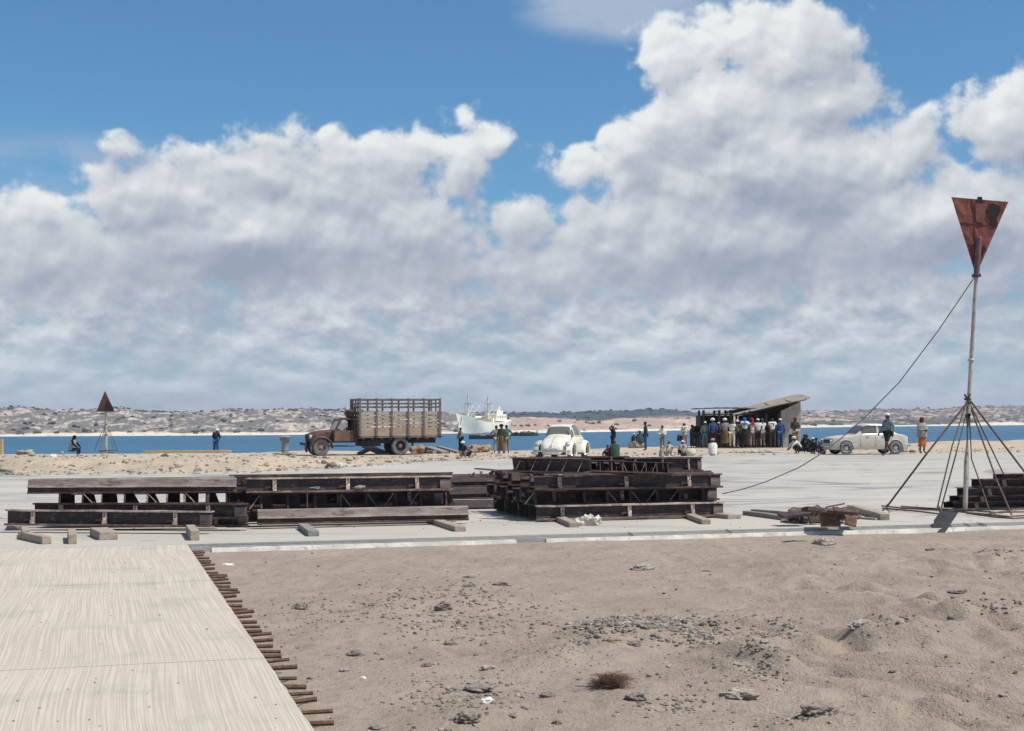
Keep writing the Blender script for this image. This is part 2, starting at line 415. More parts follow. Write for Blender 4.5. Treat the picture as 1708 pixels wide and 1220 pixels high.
ZS = -0.13
mounds = []
for (px, py, r, h) in [(1090, 1062, 0.75, 0.07), (1010, 1070, 0.5, 0.05), (930, 1105, 0.55, 0.09), (1300, 1065, 0.5, 0.08), (1250, 1110, 0.45, 0.06), (1500, 1085, 0.55, 0.16), (1655, 1060, 0.8, 0.12), (1440, 1072, 0.35, 0.08), (740, 1010, 0.9, 0.05),
                       (1020, 1150, 0.35, 0.03), (800, 1195, 0.35, 0.04), (1370, 1215, 0.35, 0.05), (1580, 945, 2.2, 0.06), (1350, 950, 1.6, 0.05), (500, 1010, 0.5, 0.03), (1680, 945, 1.5, 0.07)]:
    p = P(px, py, ZS); mounds.append((p.x, p.y, r, h))
ruts = []
for pl in ([(1215, 1085), (1330, 1112), (1480, 1150), (1720, 1200)], [(1190, 1100), (1300, 1135), (1440, 1172), (1640, 1235)], [(1330, 985), (1480, 1010), (1600, 1050), (1740, 1098)],
           [(1250, 1048), (1340, 1062), (1430, 1100)], [(1480, 955), (1600, 968), (1740, 985)], [(1440, 1000), (1560, 1018), (1740, 1040)], [(1560, 925), (1640, 935), (1740, 940)]):
    q_ = [P(a_, b_, ZS) for a_, b_ in pl]; ruts.append([(p_.x, p_.y) for p_ in q_])
def rut(x, y):
    z = 0.0
    if x < 1.0: return z
    for pl in ruts:
        best = 9.0; edge = 1.0
        for n_, ((ax, ay), (bx, by)) in enumerate(zip(pl, pl[1:])):
            dx, dy = bx-ax, by-ay; t = ((x-ax)*dx+(y-ay)*dy)/(dx*dx+dy*dy); tc_ = max(0, min(1, t)); d = math.hypot(x-ax-dx*tc_, y-ay-dy*tc_)
            if d < best: best = d
        if best < .5:
            b = best+.03*noise.noise(Vector((x*3, y*3, 0))); z += (-.032*math.exp(-(b/.07)**2)+.036*math.exp(-((b-.16)/.08)**2))*(.75+.6*noise.noise(Vector((x*1.3, y*1.3, 7))))
    return z
def sand_z(x, y):
    z = ZS+0.034*fbm(x*0.55, y*0.55, 3.1, 4)+0.017*fbm(x*2.3, y*2.3, 9.7, 4)+0.011*fbm(x*7, y*7, 1.7, 3)
    # churned, tracked sand to the right: ridges lying across the view
    k = sstep(0.6, 3.2, x)*sstep(17.5, 14.5, y)
    a, c = x*0.94-y*0.34, x*0.34+y*0.94
    rd = noise.noise(Vector((a*0.30, c*1.9, 5.0)))
    z += k*(0.11*(1-abs(rd)*2.4)*0.8+0.06*noise.noise(Vector((a*0.8, c*4.4, 1.0))))
    if 6 < y < 20.5 and -5 < x < 8:
        z += rut(x, y)
        fd = noise.voronoi(Vector((x*2.1, y*1.5, 0.5)))[0][0]
        if noise.noise(Vector((x*.7, y*.7, 11))) > -.15: z -= 0.026*sstep(.34, .08, fd)
    for mx, my, r, h in mounds:
        d2 = ((x-mx)**2+((y-my)*0.9)**2)/(r*r)
        if d2 < 6: z += 1.15*h*math.exp(-d2*1.6)*(1+0.5*noise.noise(Vector((x*5, y*5, 2))))
    a, b_ = UV((x, y))
    z = lerp(z, -0.085, sstep(0.9, 0.0, b_)*0.85) if b_ > -0.2 else min(z, -0.11)
    if b_ < -0.3 or a < -0.25: z = -0.2
    elif a < 0.15: z = lerp(-0.2, z, (a+0.25)/0.4)
    return z
def grid(name, xs, ys, fz, m, attr=None):
    vs = [(x, y, fz(x, y)) for y in ys for x in xs]; nx = len(xs)
    fs = [(j*nx+i, j*nx+i+1, (j+1)*nx+i+1, (j+1)*nx+i) for j in range(len(ys)-1) for i in range(nx-1)]
    me = bpy.data.meshes.new(name); me.from_pydata(vs, [], fs)
    for p in me.polygons: p.use_smooth = True
    me.materials.append(m); o = bpy.data.objects.new(name, me); C.objects.link(o); return o
def ticks(a, b, s0, grow=1.0):
    r = [a]; s = s0
    while r[-1] < b: r.append(r[-1]+s); s *= grow
    return r
xs = [-30, -24, -18, -12, -8]+ticks(-5.5, 7.6, 0.042)+[8, 8.6, 10, 13, 18, 24, 32]
ys = [-12, -8, -4, -1, 2, 4, 5, 5.8]+ticks(6.3, 13, 0.036)+ticks(13.05, 20.8, 0.06)+[21.5, 22.5]
tag(grid('sand_ground', xs, ys, sand_z, SANDM), kind='structure')

# road slab: two longitudinal joints across, butted slabs with a narrow groove between
road = thing('concrete_road', None, None, (0, 0, 0)); road['kind'] = 'structure'
def bfrom(px, py): return UV(P(px, py))[1]
j1 = bfrom(250, 972); j2 = bfrom(250, 1107)
cuts = [0.012, j1, j2, j2+(j2-j1)*1.15, j2+(j2-j1)*2.4, 24]
for k, (c0, c1) in enumerate(zip(cuts, cuts[1:])):
    mb = MB(); g0 = c0+0.007; g1 = c1-0.007
    n = 40; pts_r = [(0.012*noise.noise(Vector((i*0.7, k*3.0, 0))), lerp(g0, g1, i/n)) for i in range(n+1)]
    ring_t = [XY(-9, g0)]+[XY(-9, g1)]+[XY(a, b) for a, b in reversed(pts_r)]
    vt = mb.verts(ring_t); vb = mb.verts([q+Vector((0, 0, -0.22)) for q in ring_t])
    mb.face(vt); nn = len(vt)
    for i in range(nn): mb.face([vb[i], vb[(i+1) % nn], vt[(i+1) % nn], vt[i]])
    mb.build('road_slab', ROADM, road)
# tie bars sticking out of the slab edge
REB = mat('tie_bar_rust', (0.15, 0.085, 0.05), (0.085, 0.05, 0.035), 30, 0.75, 0.3, c3=(0.24, 0.15, 0.09), bump=0.002)
ylist = [920.5, 923.8, 927.2, 931, 935, 939.5, 944.5, 949.5, 955, 959.5, 964, 969, 973.5, 978, 983.5, 991, 997, 1003.6, 1010, 1016.6, 1023.7, 1031, 1038.4, 1045.1, 1053.5, 1061.6, 1070.4, 1078.5, 1086.5, 1096, 1105.9, 1115.7, 1132.2, 1145.2, 1159.6, 1173.3, 1189.8, 1207.4, 1225, 1243, 1263]
ZB = -0.055
for i, yy in enumerate(ylist):
    # where that bar crosses the slab side (a = 0)
    lo, hi = 300, 700
    for _ in range(30):
        mid = (lo+hi)/2
        if UV(P(mid, yy, ZB))[0] < 0: lo = mid
        else: hi = mid
    bb = UV(P(lo, yy, ZB))[1]
    if bb < 0.1: bb = 0.1+i*0.02
    L = 0.17+0.02*math.sin(i*2.3)+0.012*math.sin(i*5.1)
    if 8 < i < 16: L += 0.03
    mb = MB(); n = 7; p0 = XY(-0.06, bb, ZB); tip = XY(L, bb+0.022*math.sin(i*3.7), ZB+0.012*math.sin(i*1.3))
    mb.tube([lerp(p0, tip, k/n)+Vector((0, 0, 0)) for k in range(n+1)], 0.0135+0.002*math.sin(i*2.9), 8)
    mb.build('tie_bar', REB, road, smooth=True)

# yard slab with raised whitish toe along its front edge
yard = thing('concrete_yard', None, None); yard['kind'] = 'structure'
mb = MB()
n = 90; fr = []
for i in range(n+1):
    a = lerp(-24, 34, i/n) if i else -24
    fr.append(XY(a, 0.02*noise.noise(Vector((a*0.6, 3, 1))) if a > 0.2 else 0.0))
back = [Vector((70, 79, 0)), Vector((-70, 79, 0))]
ring = fr+back; vt = mb.verts(ring); vb = mb.verts([q+Vector((0, 0, -0.16)) for q in ring]); mb.face(vt)
for i in range(len(ring)): mb.face([vb[i], vb[(i+1) % len(ring)], vt[(i+1) % len(ring)], vt[i]])
mb.build('yard_slab', YARDM, yard)
WHT = mat('toe_mortar', (0.62, 0.58, 0.50), (0.46, 0.42, 0.36), 2.5, 0.9, bump=0.006, c3=(0.36, 0.33, 0.28), bscale=25)
GRYC = mat('lip_concrete', (0.36, 0.37, 0.37), (0.28, 0.28, 0.28), 2.0, 0.9, bump=0.004, bscale=30)
def strip(prof, name, m, a0=0.05, a1=34, st=0.2, wob=1.0):
    mb = MB(); rings = []
    a = a0
    while a <= a1:
        wv = wob*(0.035*noise.noise(Vector((a*0.45, 7, 0)))+0.012*noise.noise(Vector((a*2.2, 7, 0))))
        rings.append([XY(a, b+wv*(1 if k else 0.0), z+0.004*noise.noise(Vector((a*3, k, 0)))) for k, (b, z) in enumerate(prof)])
        a += st
    mb.loft(rings, close=True, cap=True); return mb.build(name, m, yard)
strip([(0.03, -0.14), (0.03, -0.035), (0.075, -0.035), (0.085, -0.14)], 'slab_lip', GRYC)
q0 = UV(P(885, 898))[0]; q1 = UV(P(925, 897))[0]
for (a0, a1) in ((0.3, q0), (q1, 34)):
    strip([(0.10, -0.16), (0.10, -0.045), (0.15, -0.048), (0.20, -0.13), (0.22, -0.18)], 'mortar_toe', WHT, a0, a1)
# low rusted end of a strip near the corner
# crack and tie marks over the toe at right
DK = mat('dark_stain', (0.05, 0.045, 0.04), (0.08, 0.07, 0.06), 8, 0.9)
for px in (1630, 1669, 1698, 1704, 1009, 1190):
    a = UV(P(px, 880))[0]
    MB().bar(XY(a, -0.05, 0.004), XY(a+0.01, 0.10, -0.03), 0.011, 0.008).bar(XY(a+0.01, 0.10, -0.04), XY(a+0.012, 0.19, -0.11), 0.011, 0.008).build('tie_wire', DK, yard)

# pale sand towards the quay edge, with a bank on the left
def pxof(x, y): return 854+x/y*F
def db(x, y):
    return interp([(-600, 44), (0, 45.5), (420, 46.5), (560, 50), (700, 58), (860, 64), (1100, 66), (1300, 69), (1708, 71), (2400, 74)], pxof(x, y))
def quay_y(x): return interp([(-60, 84), (-15, 83), (-1, 80), (3, 83), (8, 91), (20, 96), (60, 99)], x)+0.8*noise.noise(Vector((x*0.3, 0, 0)))
def bank_z(x, y):
    px = pxof(x, y); e = y-db(x, y)-2.2*noise.noise(Vector((x*0.25, y*0.25, 4)))-0.8*noise.noise(Vector((x*1.1, y*1.1, 2)))
    z = -0.06+0.085*sstep(-1.5, 1.0, e)
    k = sstep(640, 430, px)
    bh = interp([(-600, .42), (0, .42), (200, .41), (420, .38), (560, .16), (700, 0.05), (860, 0)], px)
    z += bh*sstep(0.0, 4.2, e)*(1-0.95*sstep(7.5, 13, e))*(1+0.17*noise.noise(Vector((x*0.9, y*0.6, 8))))
    z += 0.05*fbm(x*0.8, y*0.8, 1, 4)*sstep(-0.5, 1.5, e)*(0.35+0.65*k)+0.03*noise.noise(Vector((x*3.1, y*3.1, 1)))*sstep(0, 1.5, e)*(0.3+0.7*k)
    z -= 0.28*sstep(520, 300, px)*sstep(10, 20, e)
    z += 0.22*sstep(1480, 1600, px)*sstep(8, 14, e)*(1+0.5*noise.noise(Vector((x*0.6, y*0.3, 1))))
    if e < -2: z = -0.06
    return z
xs = [-70, -60, -50, -42]+ticks(-34, 36, 0.17)+[40, 48, 58, 70]
ys = ticks(43, 62, 0.17)+ticks(62.2, 79, 0.42)
o = grid('sand_bank', xs, ys+[], bank_z, BERMM); tag(o, kind='structure')
mb = MB(); prev = None
tops = [Vector((x, quay_y(x), bank_z(x, quay_y(x)))) for x in [-70+i*0.5 for i in range(281)]]
rows_ = [mb.verts([Vector((q.x, lerp(ys[-1], q.y, k/8), bank_z(q.x, lerp(ys[-1], q.y, k/8)))) for q in tops]) for k in range(9)]
rows_.append(mb.verts([q+Vector((0, 0.05, -3.2)) for q in tops]))
for a_, b_ in zip(rows_, rows_[1:]):
    for i in range(len(tops)-1): mb.face([a_[i], a_[i+1], b_[i+1], b_[i]])
tag(mb.build('quay', BERMM), kind='structure')

# water
m, t, b = newmat('sea')
tc = t.n('ShaderNodeTexCoord').outputs['Object']
w1 = t.noise(t.vmath('MULTIPLY', tc, (0.35, 1.0, 1)), 0.9, 5, 0.6); w2 = t.noise(t.vmath('MULTIPLY', tc, (0.004, 0.02, 1)), 1.0, 5, 0.6)
w3 = t.noise(t.vmath('MULTIPLY', tc, (0.05, 0.16, 1)), 1.0, 5, 0.65)
col = t.mix(t.ramp(w2, 0.35, 0.65), (0.028, 0.115, 0.205), (0.045, 0.145, 0.235))
col = t.mix(t.ramp(w3, 0.5, 0.7, 0, 0.5), col, (0.02, 0.085, 0.165))
link(m, col, b.inputs['Base Color']); b.inputs['Roughness'].default_value = 0.35; b.inputs['Specular IOR Level'].default_value = 0.12
link(m, t.n('ShaderNodeBump', ins={'Height': w1, 'Distance': 0.9, 'Strength': 1.0}).outputs[0], b.inputs['Normal'])
ZW = -2.0
mb = MB(); v = mb.verts([(-4500, 60, ZW), (4500, 60, ZW), (4500, 7000, ZW), (-4500, 7000, ZW)]); mb.face(v)
tag(mb.build('water', m), kind='structure')

# far shore: dunes with scrub
SH = [(-900, 735), (0, 728.5), (420, 726.3), (900, 722.5), (1100, 719), (1340, 713.5), (1500, 711.5), (1708, 709.3), (2600, 708)]
RD = [(-900, 680), (-300, 684), (0, 683), (40, 680), (90, 686), (150, 684), (200, 682), (260, 687), (330, 689), (400, 685), (470, 684), (520, 683), (570, 686), (700, 690), (760, 690), (830, 690), (880, 689.5), (960, 690), (1020, 688), (1080, 684), (1120, 686), (1160, 690),
      (1260, 690), (1350, 687), (1420, 686), (1500, 685), (1560, 684), (1600, 681), (1650, 679), (1708, 678), (1850, 675), (2600, 672)]
def shore_d(px): return F*(CH-ZW)/(max(2.2, interp(SH, px)-hy(px)))
NX, NY = 1500, 64
cols, verts, faces = [], [], []
def scrubness(px, t, X, Yy, s):
    n = fbm(X/(s*9), Yy/(s*26), 1.7, 5); n2 = fbm(X/(s*2.2), Yy/(s*7), 4.2, 4)
    return n*0.75+n2*0.5
for j in range(NY+1):
    tt = (j/NY)
    for i in range(NX+1):
        px = lerp(-850, 2560, i/NX)
        D0 = shore_d(px); Dd = D0*(1+1.1*tt**1.3)
        sY = interp(SH, px); rY = interp(RD, px)
        if j <= 2: ay = sY-0.9*j
        else:
            q = (j-2)/(NY-2)
            pf = interp([(0, 0), (0.10, 0.16), (0.55, 0.78), (0.85, 1.0), (1.0, 0.96)], q)
            ay = lerp(sY-1.8, rY, pf)
        s = D0/560.0
        X = (px-854)/F*Dd
        nz = fbm(X/(s*26), Dd/(s*40), 2.0, 5)
        zz = CH-(ay-hy(px))/F*Dd + (0.0 if j < 2 else nz*s*2.3*min(1, j/12))
        if j == 0: zz = ZW-0.6
        if j == 1: zz = ZW+0.12*s
        verts.append((X, Dd, zz))
        n = scrubness(px, tt, X, Dd, s)
        fv = sstep(-0.26, 0.06, n+0.10)
        sand = Vector((0.50, 0.42, 0.35)); scr = Vector((0.15, 0.14, 0.145))
        if 780 < px < 1210:      # pink sandy plain below a dark far ridge
            kk = sstep(780, 860, px)*sstep(1210, 1150, px); hh = (sY-ay)/(sY-rY)
            top = sstep(0.60, 0.70, hh+0.1*noise.noise(Vector((X/40, 3, 3))))
            fv = lerp(fv, max(top, fv*0.40), kk)
            scr = scr.lerp(Vector((0.045, 0.075, 0.10)), kk*top); sand = sand.lerp(Vector((0.52, 0.37, 0.29)), kk)
        kk = sstep(1240, 1400, px)
        hh = (sY-ay)/(sY-rY)
        sand = sand.lerp(Vector((0.47, 0.345, 0.27)), kk); scr = scr.lerp(Vector((0.12, 0.11, 0.12)), kk)
        if hh < 0.38: fv = lerp(fv, max(fv, sstep(0.0, 0.12, n+0.14)), kk); scr = scr.lerp(Vector((0.06, 0.085, 0.08)), kk*0.8)
        if j <= 4 and hh < 0.13: c = Vector((0.66, 0.58, 0.47))
        else: c = sand.lerp(scr, fv*0.94)
        cols.append((c.x, c.y, c.z, 1))
for j in range(NY):
    for i in range(NX):
        a = j*(NX+1)+i; faces.append((a, a+1, a+NX+2, a+NX+1))
me = bpy.data.meshes.new('hills'); me.from_pydata(verts, [], faces)
for p in me.polygons: p.use_smooth = True
ca = me.color_attributes.new('cover', 'FLOAT_COLOR', 'POINT'); ca.data.foreach_set('color', [v for c in cols for v in c])
m, t, b = newmat('dune_cover')
at = t.n('ShaderNodeAttribute', attribute_name='cover').outputs[0]
tc = t.n('ShaderNodeTexCoord').outputs['Object']
nn = t.noise(t.vmath('MULTIPLY', tc, (0.3, 0.12, 0.5)), 1.0, 5, 0.7)
col = t.mix(t.ramp(nn, 0.50, 0.66, 0, 0.45), at, (0.09, 0.10, 0.105))
link(m, col, b.inputs['Base Color']); b.inputs['Roughness'].default_value = 1.0; b.inputs['Specular IOR Level'].default_value = 0.0
me.materials.append(m); o = bpy.data.objects.new('hills', me); C.objects.link(o); tag(o, kind='structure')

# scrub standing on the dunes and along the ridge
m, t, b = newmat('scrub_leaf')
tc = t.n('ShaderNodeTexCoord').outputs['Object']
col = t.mix(t.ramp(t.noise(tc, 0.08, 4, 0.6), 0.35, 0.65), (0.075, 0.085, 0.075), (0.12, 0.12, 0.11))
link(m, col, b.inputs['Base Color']); b.inputs['Roughness'].default_value = 1.0; b.inputs['Specular IOR Level'].default_value = 0.0
SCR = m
rnd = random.Random(3); vs_, fs_ = [], []
for k in range(3400):
    px = rnd.uniform(-700, 2400); j = int(NY*(rnd.random()**0.75)); j = max(4, min(NY-2, j))
    if rnd.random() < 0.35: j = int(NY*rnd.uniform(0.78, 0.97))
    i = int((px+850)/3410*NX); vx = verts[j*(NX+1)+i]; s = shore_d(px)/560.0
    if scrubness(px, 0, vx[0], vx[1], s) < 0.0 and j < NY*0.75: continue
    r = s**0.75*rnd.uniform(0.45, 1.15); nb = len(vs_)
    for q in range(rnd.randint(2, 3)):
        ox, oz = rnd.uniform(-1, 1)*r, rnd.uniform(0, .4)*r; nb = len(vs_)
        for (a, bq, cc) in ((1, 0, 0), (-1, 0, 0), (0, 1, 0), (0, -1, 0), (0, 0, 1), (0, 0, -.5), (.7, .6, .6), (-.7, -.6, .6), (.6, -.7, .5), (-.6, .7, .5)):
            vs_.append((vx[0]+ox+a*r*rnd.uniform(.7, 1.2), vx[1]+bq*r*rnd.uniform(.7, 1.2), vx[2]+oz+cc*r*rnd.uniform(.6, 1.1)))
        for f in ((0, 6, 4), (0, 8, 4), (1, 7, 4), (1, 9, 4), (2, 6, 4), (2, 9, 4), (3, 8, 4), (3, 7, 4), (0, 6, 2), (0, 8, 3), (1, 7, 3), (1, 9, 2), (0, 2, 5), (1, 2, 5), (1, 3, 5), (0, 3, 5)):
            fs_.append(tuple(nb+x for x in f))
me = bpy.data.meshes.new('dune_scrub'); me.from_pydata(vs_, [], fs_); me.materials.append(SCR)
o = bpy.data.objects.new('dune_scrub', me); C.objects.link(o); tag(o, 'dark low scrub growing over the dunes across the water', 'scrub', kind='stuff')

# haze between here and the far shore
m = bpy.data.materials.new('air'); m.use_nodes = True; nt = m.node_tree
for nd in list(nt.nodes):
    if nd.type != 'OUTPUT_MATERIAL': nt.nodes.remove(nd)
pv = nt.nodes.new('ShaderNodeVolumePrincipled'); pv.inputs['Color'].default_value = (0.86, 0.91, 1.0, 1); pv.inputs['Density'].default_value = 0.00014; pv.inputs['Anisotropy'].default_value = 0.2
nt.links.new(pv.outputs[0], nt.nodes['Material Output'].inputs['Volume'])
HAZE = m
# ------------------------------------------------------------------ steel road forms in stacks
RUST = mat('form_rust', (0.115, 0.070, 0.052), (0.065, 0.045, 0.042), 5, 0.8, 0.2, bump=0.004, c3=(0.20, 0.125, 0.085), bscale=40, stretch=(0.5, 1, 1))
RUSTD = mat('form_dark', (0.042, 0.038, 0.044), (0.075, 0.054, 0.050), 4, 0.75, 0.25, bump=0.004, c3=(0.15, 0.10, 0.075), bscale=40, stretch=(0.5, 1, 1.2))
RUSTL = mat('form_rust_light', (0.24, 0.155, 0.115), (0.14, 0.09, 0.07), 5, 0.8, 0.15, bump=0.004, c3=(0.36, 0.27, 0.21), bscale=40, stretch=(0.6, 1, 1))
FACE = mat('form_face', (0.30, 0.245, 0.21), (0.16, 0.125, 0.11), 4, 0.75, 0.15, bump=0.002, c3=(0.11, 0.075, 0.06), bscale=50, stretch=(0.35, 1, 1.5))
EDGE = mat('form_edge', (0.52, 0.40, 0.32), (0.26, 0.17, 0.13), 6, 0.8, 0.1, bump=0.003, c3=(0.70, 0.62, 0.54), bscale=40, stretch=(0.6, 1, 1))
WOOD = mat('dunnage_wood', (0.42, 0.34, 0.26), (0.30, 0.24, 0.19), 4, 0.9, bump=0.004, c3=(0.17, 0.13, 0.10), bscale=18, stretch=(1, 6, 6))
WOODG = mat('grey_wood', (0.30, 0.28, 0.26), (0.21, 0.19, 0.17), 4, 0.9, bump=0.004, c3=(0.12, 0.10, 0.085), bscale=18, stretch=(1, 6, 6))
rnd = random.Random(11)
def plate_x(mb, L, y0, y1, z0, z1, seg=10, wob=0.002, s=0):
    "a long plate, a little uneven"
    rings = []; wob *= 2.0
    for i in range(seg+1):
        x = -L/2+L*i/seg; w = wob*noise.noise(Vector((x*2, s, 1.3)))
        rings.append([(x, y0, z0+w), (x, y1, z0+w), (x, y1, z1+w), (x, y0, z1+w)])
    mb.loft(rings)
def form_web(L, h, k=0, dark=False):      # back of a form towards -y: web, two flanges, pockets, wedges
    r = thing('road_form', None, None)
    mb = MB(); plate_x(mb, L-0.02, -0.006, 0.006, 0.012, h-0.014, 8, 0.001, k); mb.build('web', RUSTD, r)
    mb = MB(); plate_x(mb, L, -0.05, 0.045, h-0.014, h, 12, 0.003, k+3); plate_x(mb, L, -0.055, -0.047, h-0.022, h+0.003, 12, 0.003, k+5)
    mb.build('top_flange', RUST if dark else EDGE, r)
    mb = MB(); plate_x(mb, L, -0.085, 0.06, 0.0, 0.012, 12, 0.003, k+7); plate_x(mb, L, -0.093, -0.083, -0.002, 0.028, 12, 0.002, k+9)
    mb.build('base_flange', RUST if dark else RUSTL, r)
    for x in (-L*0.365, -L*0.02, L*0.325):
        mb = MB(); x += rnd.uniform(-.02, .02)
        mb.box((x, -0.05, h*0.50), (0.055, 0.012, h*0.88), (R(-16), 0, R(rnd.uniform(-6, 6))))
        mb.box((x-0.02, -0.028, h*0.5), (0.010, 0.05, h*0.86)); mb.box((x+0.02, -0.028, h*0.5), (0.010, 0.05, h*0.86))
        p = mb.build('stake_pocket', EDGE, r)
        mb = MB(); mb.lathe([(0.011, -0.006), (0.011, 0.004)], (x, -0.066, h*0.60), 'y', 10); mb.build('hole', RUSTD, p)
        mb = MB(); mb.bar((x-0.13, -0.035, h*0.36), (x-0.05, -0.045, h*0.38), 0.03, 0.032); mb.build('wedge', RUST, r)
    mb = MB(); mb.box((L/2-0.1, -0.02, h*0.45), (0.16, 0.03, h*0.62)); mb.build('joint_plate', FACE, r)
    return r
def form_face(L, h, k=0, pm=None, em=None):                  # moulded face towards -y
    r = thing('road_form', None, None)
    def prof(P_): return P_
    mb = MB(); pr = [(-.060, 0), (-.064, .02), (-.03, .035), (-.028, h*.40), (.04, h*.40), (.04, 0)]
    seg = 14
    rings = [[(-L/2+L*i/seg, y, z+0.002*noise.noise(Vector((i, k, z*9)))) for y, z in pr] for i in range(seg+1)]
    mb.loft(rings); mb.build('face_channel', RUST, r)
    mb = MB(); pr = [(-.062, h*.40), (-.066, h*.46), (-.052, h*.50), (-.015, h*.93), (.0, h), (.07, h), (.07, h*.40)]
    rings = [[(-L/2+0.004+(L-.008)*i/seg, y, z+0.002*noise.noise(Vector((i, k+4, z*9)))) for y, z in pr] for i in range(seg+1)]
    mb.loft(rings); mb.build('face_plate', pm or FACE, r)
    mb = MB(); plate_x(mb, L, -.073, -.060, h*.415, h*.47, 16, 0.003, k+2); mb.build('rolled_lip', em or EDGE, r)
    return r
def form_rib(L, h, k=0, n=9):              # lying on its face: gussets show between two plates
    r = thing('road_form', None, None)
    mb = MB(); plate_x(mb, L, -.06, .14, 0, .012, 12, 0.003, k); plate_x(mb, L, -.066, -.056, -.004, .02, 12, 0.003, k+1); mb.build('base_plate', RUST, r)
    mb = MB(); plate_x(mb, L*0.99, -.03, .12, h-.012, h, 12, 0.003, k+2); mb.build('top_plate', RUSTD, r)
    for i in range(n):
        x = -L/2+L*(i+0.35)/n+rnd.uniform(-.03, .03); w = rnd.uniform(.02, .035)
        mb = MB(); mb.prism([(-.045, .012), (.10, .012), (.10, h-.012), (-.01, h-.012)], x-.006, x+.006, lambda u, v, t: (t, u, v))
        mb.box((x+w*.3, -.035, h*.5), (w, .008, h-.03), (R(-14), 0, 0)); mb.build('gusset', RUST if rnd.random() < .7 else EDGE, r)
        bw = L/n*rnd.uniform(.45, .75); mb = MB(); mb.prism([(x, .012), (x+bw, .012), (x+bw*rnd.uniform(.4, 1), h-.012), (x, h-.012)], .112, .118, lambda u, v, t: (u, t, v)); mb.build('web_panel', RUSTD, r)
        if rnd.random() < 0.5:
            s = 1 if rnd.random() < .5 else -1
            mb = MB(); mb.bar((x+s*.02, -.02, h*.9), (x+s*.16, -.03, .02), .03, .008); mb.build('brace', EDGE, r)
    return r
def form_brace(L, h):
    r = thing('road_form', None, None)
    mb = MB(); plate_x(mb, L, -.006, .006, .01, h, 8, .002, 2); mb.build('web', RUSTD, r)
    mb = MB(); plate_x(mb, L, -.13, .02, 0, .012, 8, .003, 3); mb.build('base_flange', RUST, r)
    mb = MB(); plate_x(mb, L, -.03, .03, h-.01, h+.006, 8, .003, 4); mb.build('top_flange', RUST, r)
    for i in range(5):
        x = -L*.42+L*.2*i; mb = MB(); mb.bar((x, -.11, .02), (x+.11, -.012, h-.03), .035, .012); mb.build('brace', EDGE, r)
    return r
protos = {('brace', 0): form_brace(3.05, .22), ('web', 0): form_web(3.05, .22, 1), ('web', 1): form_web(3.05, .22, 2, True), ('face', 0): form_face(3.05, .215, 1), ('face', 1): form_face(3.05, .215, 5), ('face', 2): form_face(3.05, .215, 7, RUSTD, RUST),
          ('rib', 0): form_rib(3.05, .17, 1), ('rib', 1): form_rib(3.05, .20, 4, 8)}
usedp = set()
def form(kind, v, pL, pR, pyb, d, rot, label, group='steel road forms stacked on the yard', tilt=0.0, roll=0.0, zs=1.0, pm=None):
    """kind/variant, left and right ends and underside as seen at distance d; rot = heading in degrees"""
    pr = protos[(kind, v)]
    if (kind, v) in usedp: o = copy_tree(pr)
    else: o = pr; usedp.add((kind, v))
    pxm = (pL+pR)/2; q = Q(pxm, pyb, d)
    L = (pR-pL)/F*d/math.cos(R(rot))
    o.location = q; o.rotation_euler = (R(roll+rnd.uniform(-1.5, 1.5)), R(-tilt+rnd.uniform(-.35, .35)), R(rot+rnd.uniform(-.5, .5))); o.scale = (L/3.05, 1, zs)
    o['label'] = label; o['category'] = 'road form'; o['group'] = group
    return o
A0 = math.degrees(AX)
gA, gB, gC, gD = ['steel road forms of the left stack', 'steel road forms of the second stack', 'steel road forms of the large dark stack', 'steel road forms of the stack behind the beacon']
# left stack
form('web', 0, 2, 361, 877.5, 20.3, -9, 'lowest front road form of the left stack, brackets showing, on wooden blocks', gA)
form('web', 1, 52, 416, 865, 20.8, -5, 'middle road form of the left stack with brackets, dark end towards the second stack', gA)
form('face', 0, 51, 392, 823, 20.9, 4, 'smooth grey topmost road form of the left stack, moulded face to the front', gA)
form('rib', 0, 92, 402, 840.5, 21.35, 2, 'road form lying flat in the left stack with daylight between its gussets', gA, zs=1.0)
form('rib', 0, 100, 396, 841, 21.75, 3, 'second flat road form behind the first one with daylight between gussets', gA, zs=.95)
form('web', 1, 120, 418, 878.5, 20.9, -7, 'road form behind the lowest one of the left stack, plain dark end at right', gA)
o = form('face', 1, 60, 388, 821, 21.5, 4, 'grey road form at the back of the left stack, only its top edge seen', gA)
o = form('web', 1, 95, 402, 866, 21.8, 4, 'dark road form behind the middle one of the left stack', gA)
form('web', 1, 70, 405, 874, 21.5, -3, 'dark road form added behind the lowest layer of the left stack to block light', gA)  # added to stop light passing under the stack
form('face', 2, 75, 410, 872, 22.1, 2, 'rear dark road form added on the ground under the left stack to block light', gA)  # rear form added to deepen the dark under the stack
# second stack
form('web', 1, 400, 752, 863, 22.4, A0, 'road form added on the ground under the second stack to block light', gB)  # added low in the stack to shade the ground beneath
form('face', 1, 438, 779, 871.5, 21.4, A0, 'brown moulded road form at the bottom front of the second stack', gB)
form('web', 0, 418, 751, 820, 21.6, A0-2, 'top front road form of the second stack with pale upper edge and brackets', gB)
form('rib', 1, 430, 765, 848, 21.7, A0, 'road form lying flat in the second stack, dark gaps between its uprights', gB, zs=1.22)
form('web', 1, 412, 762, 867, 21.9, A0, 'dark road form behind the bottom front one of the second stack', gB)
form('web', 1, 402, 740, 842, 22.4, A0, 'dark road form deep in the second stack, seen through the uprights', gB)
form('web', 1, 395, 748, 816, 22.3, A0-1, 'second road form back on top of the second stack, upper edge only', gB)
form('face', 0, 392, 735, 864, 22.9, A0, 'grey road form at the back of the second stack in its shade', gB)
form('web', 1, 385, 728, 838, 23.0, A0, 'rear dark road form half way up the second stack', gB)
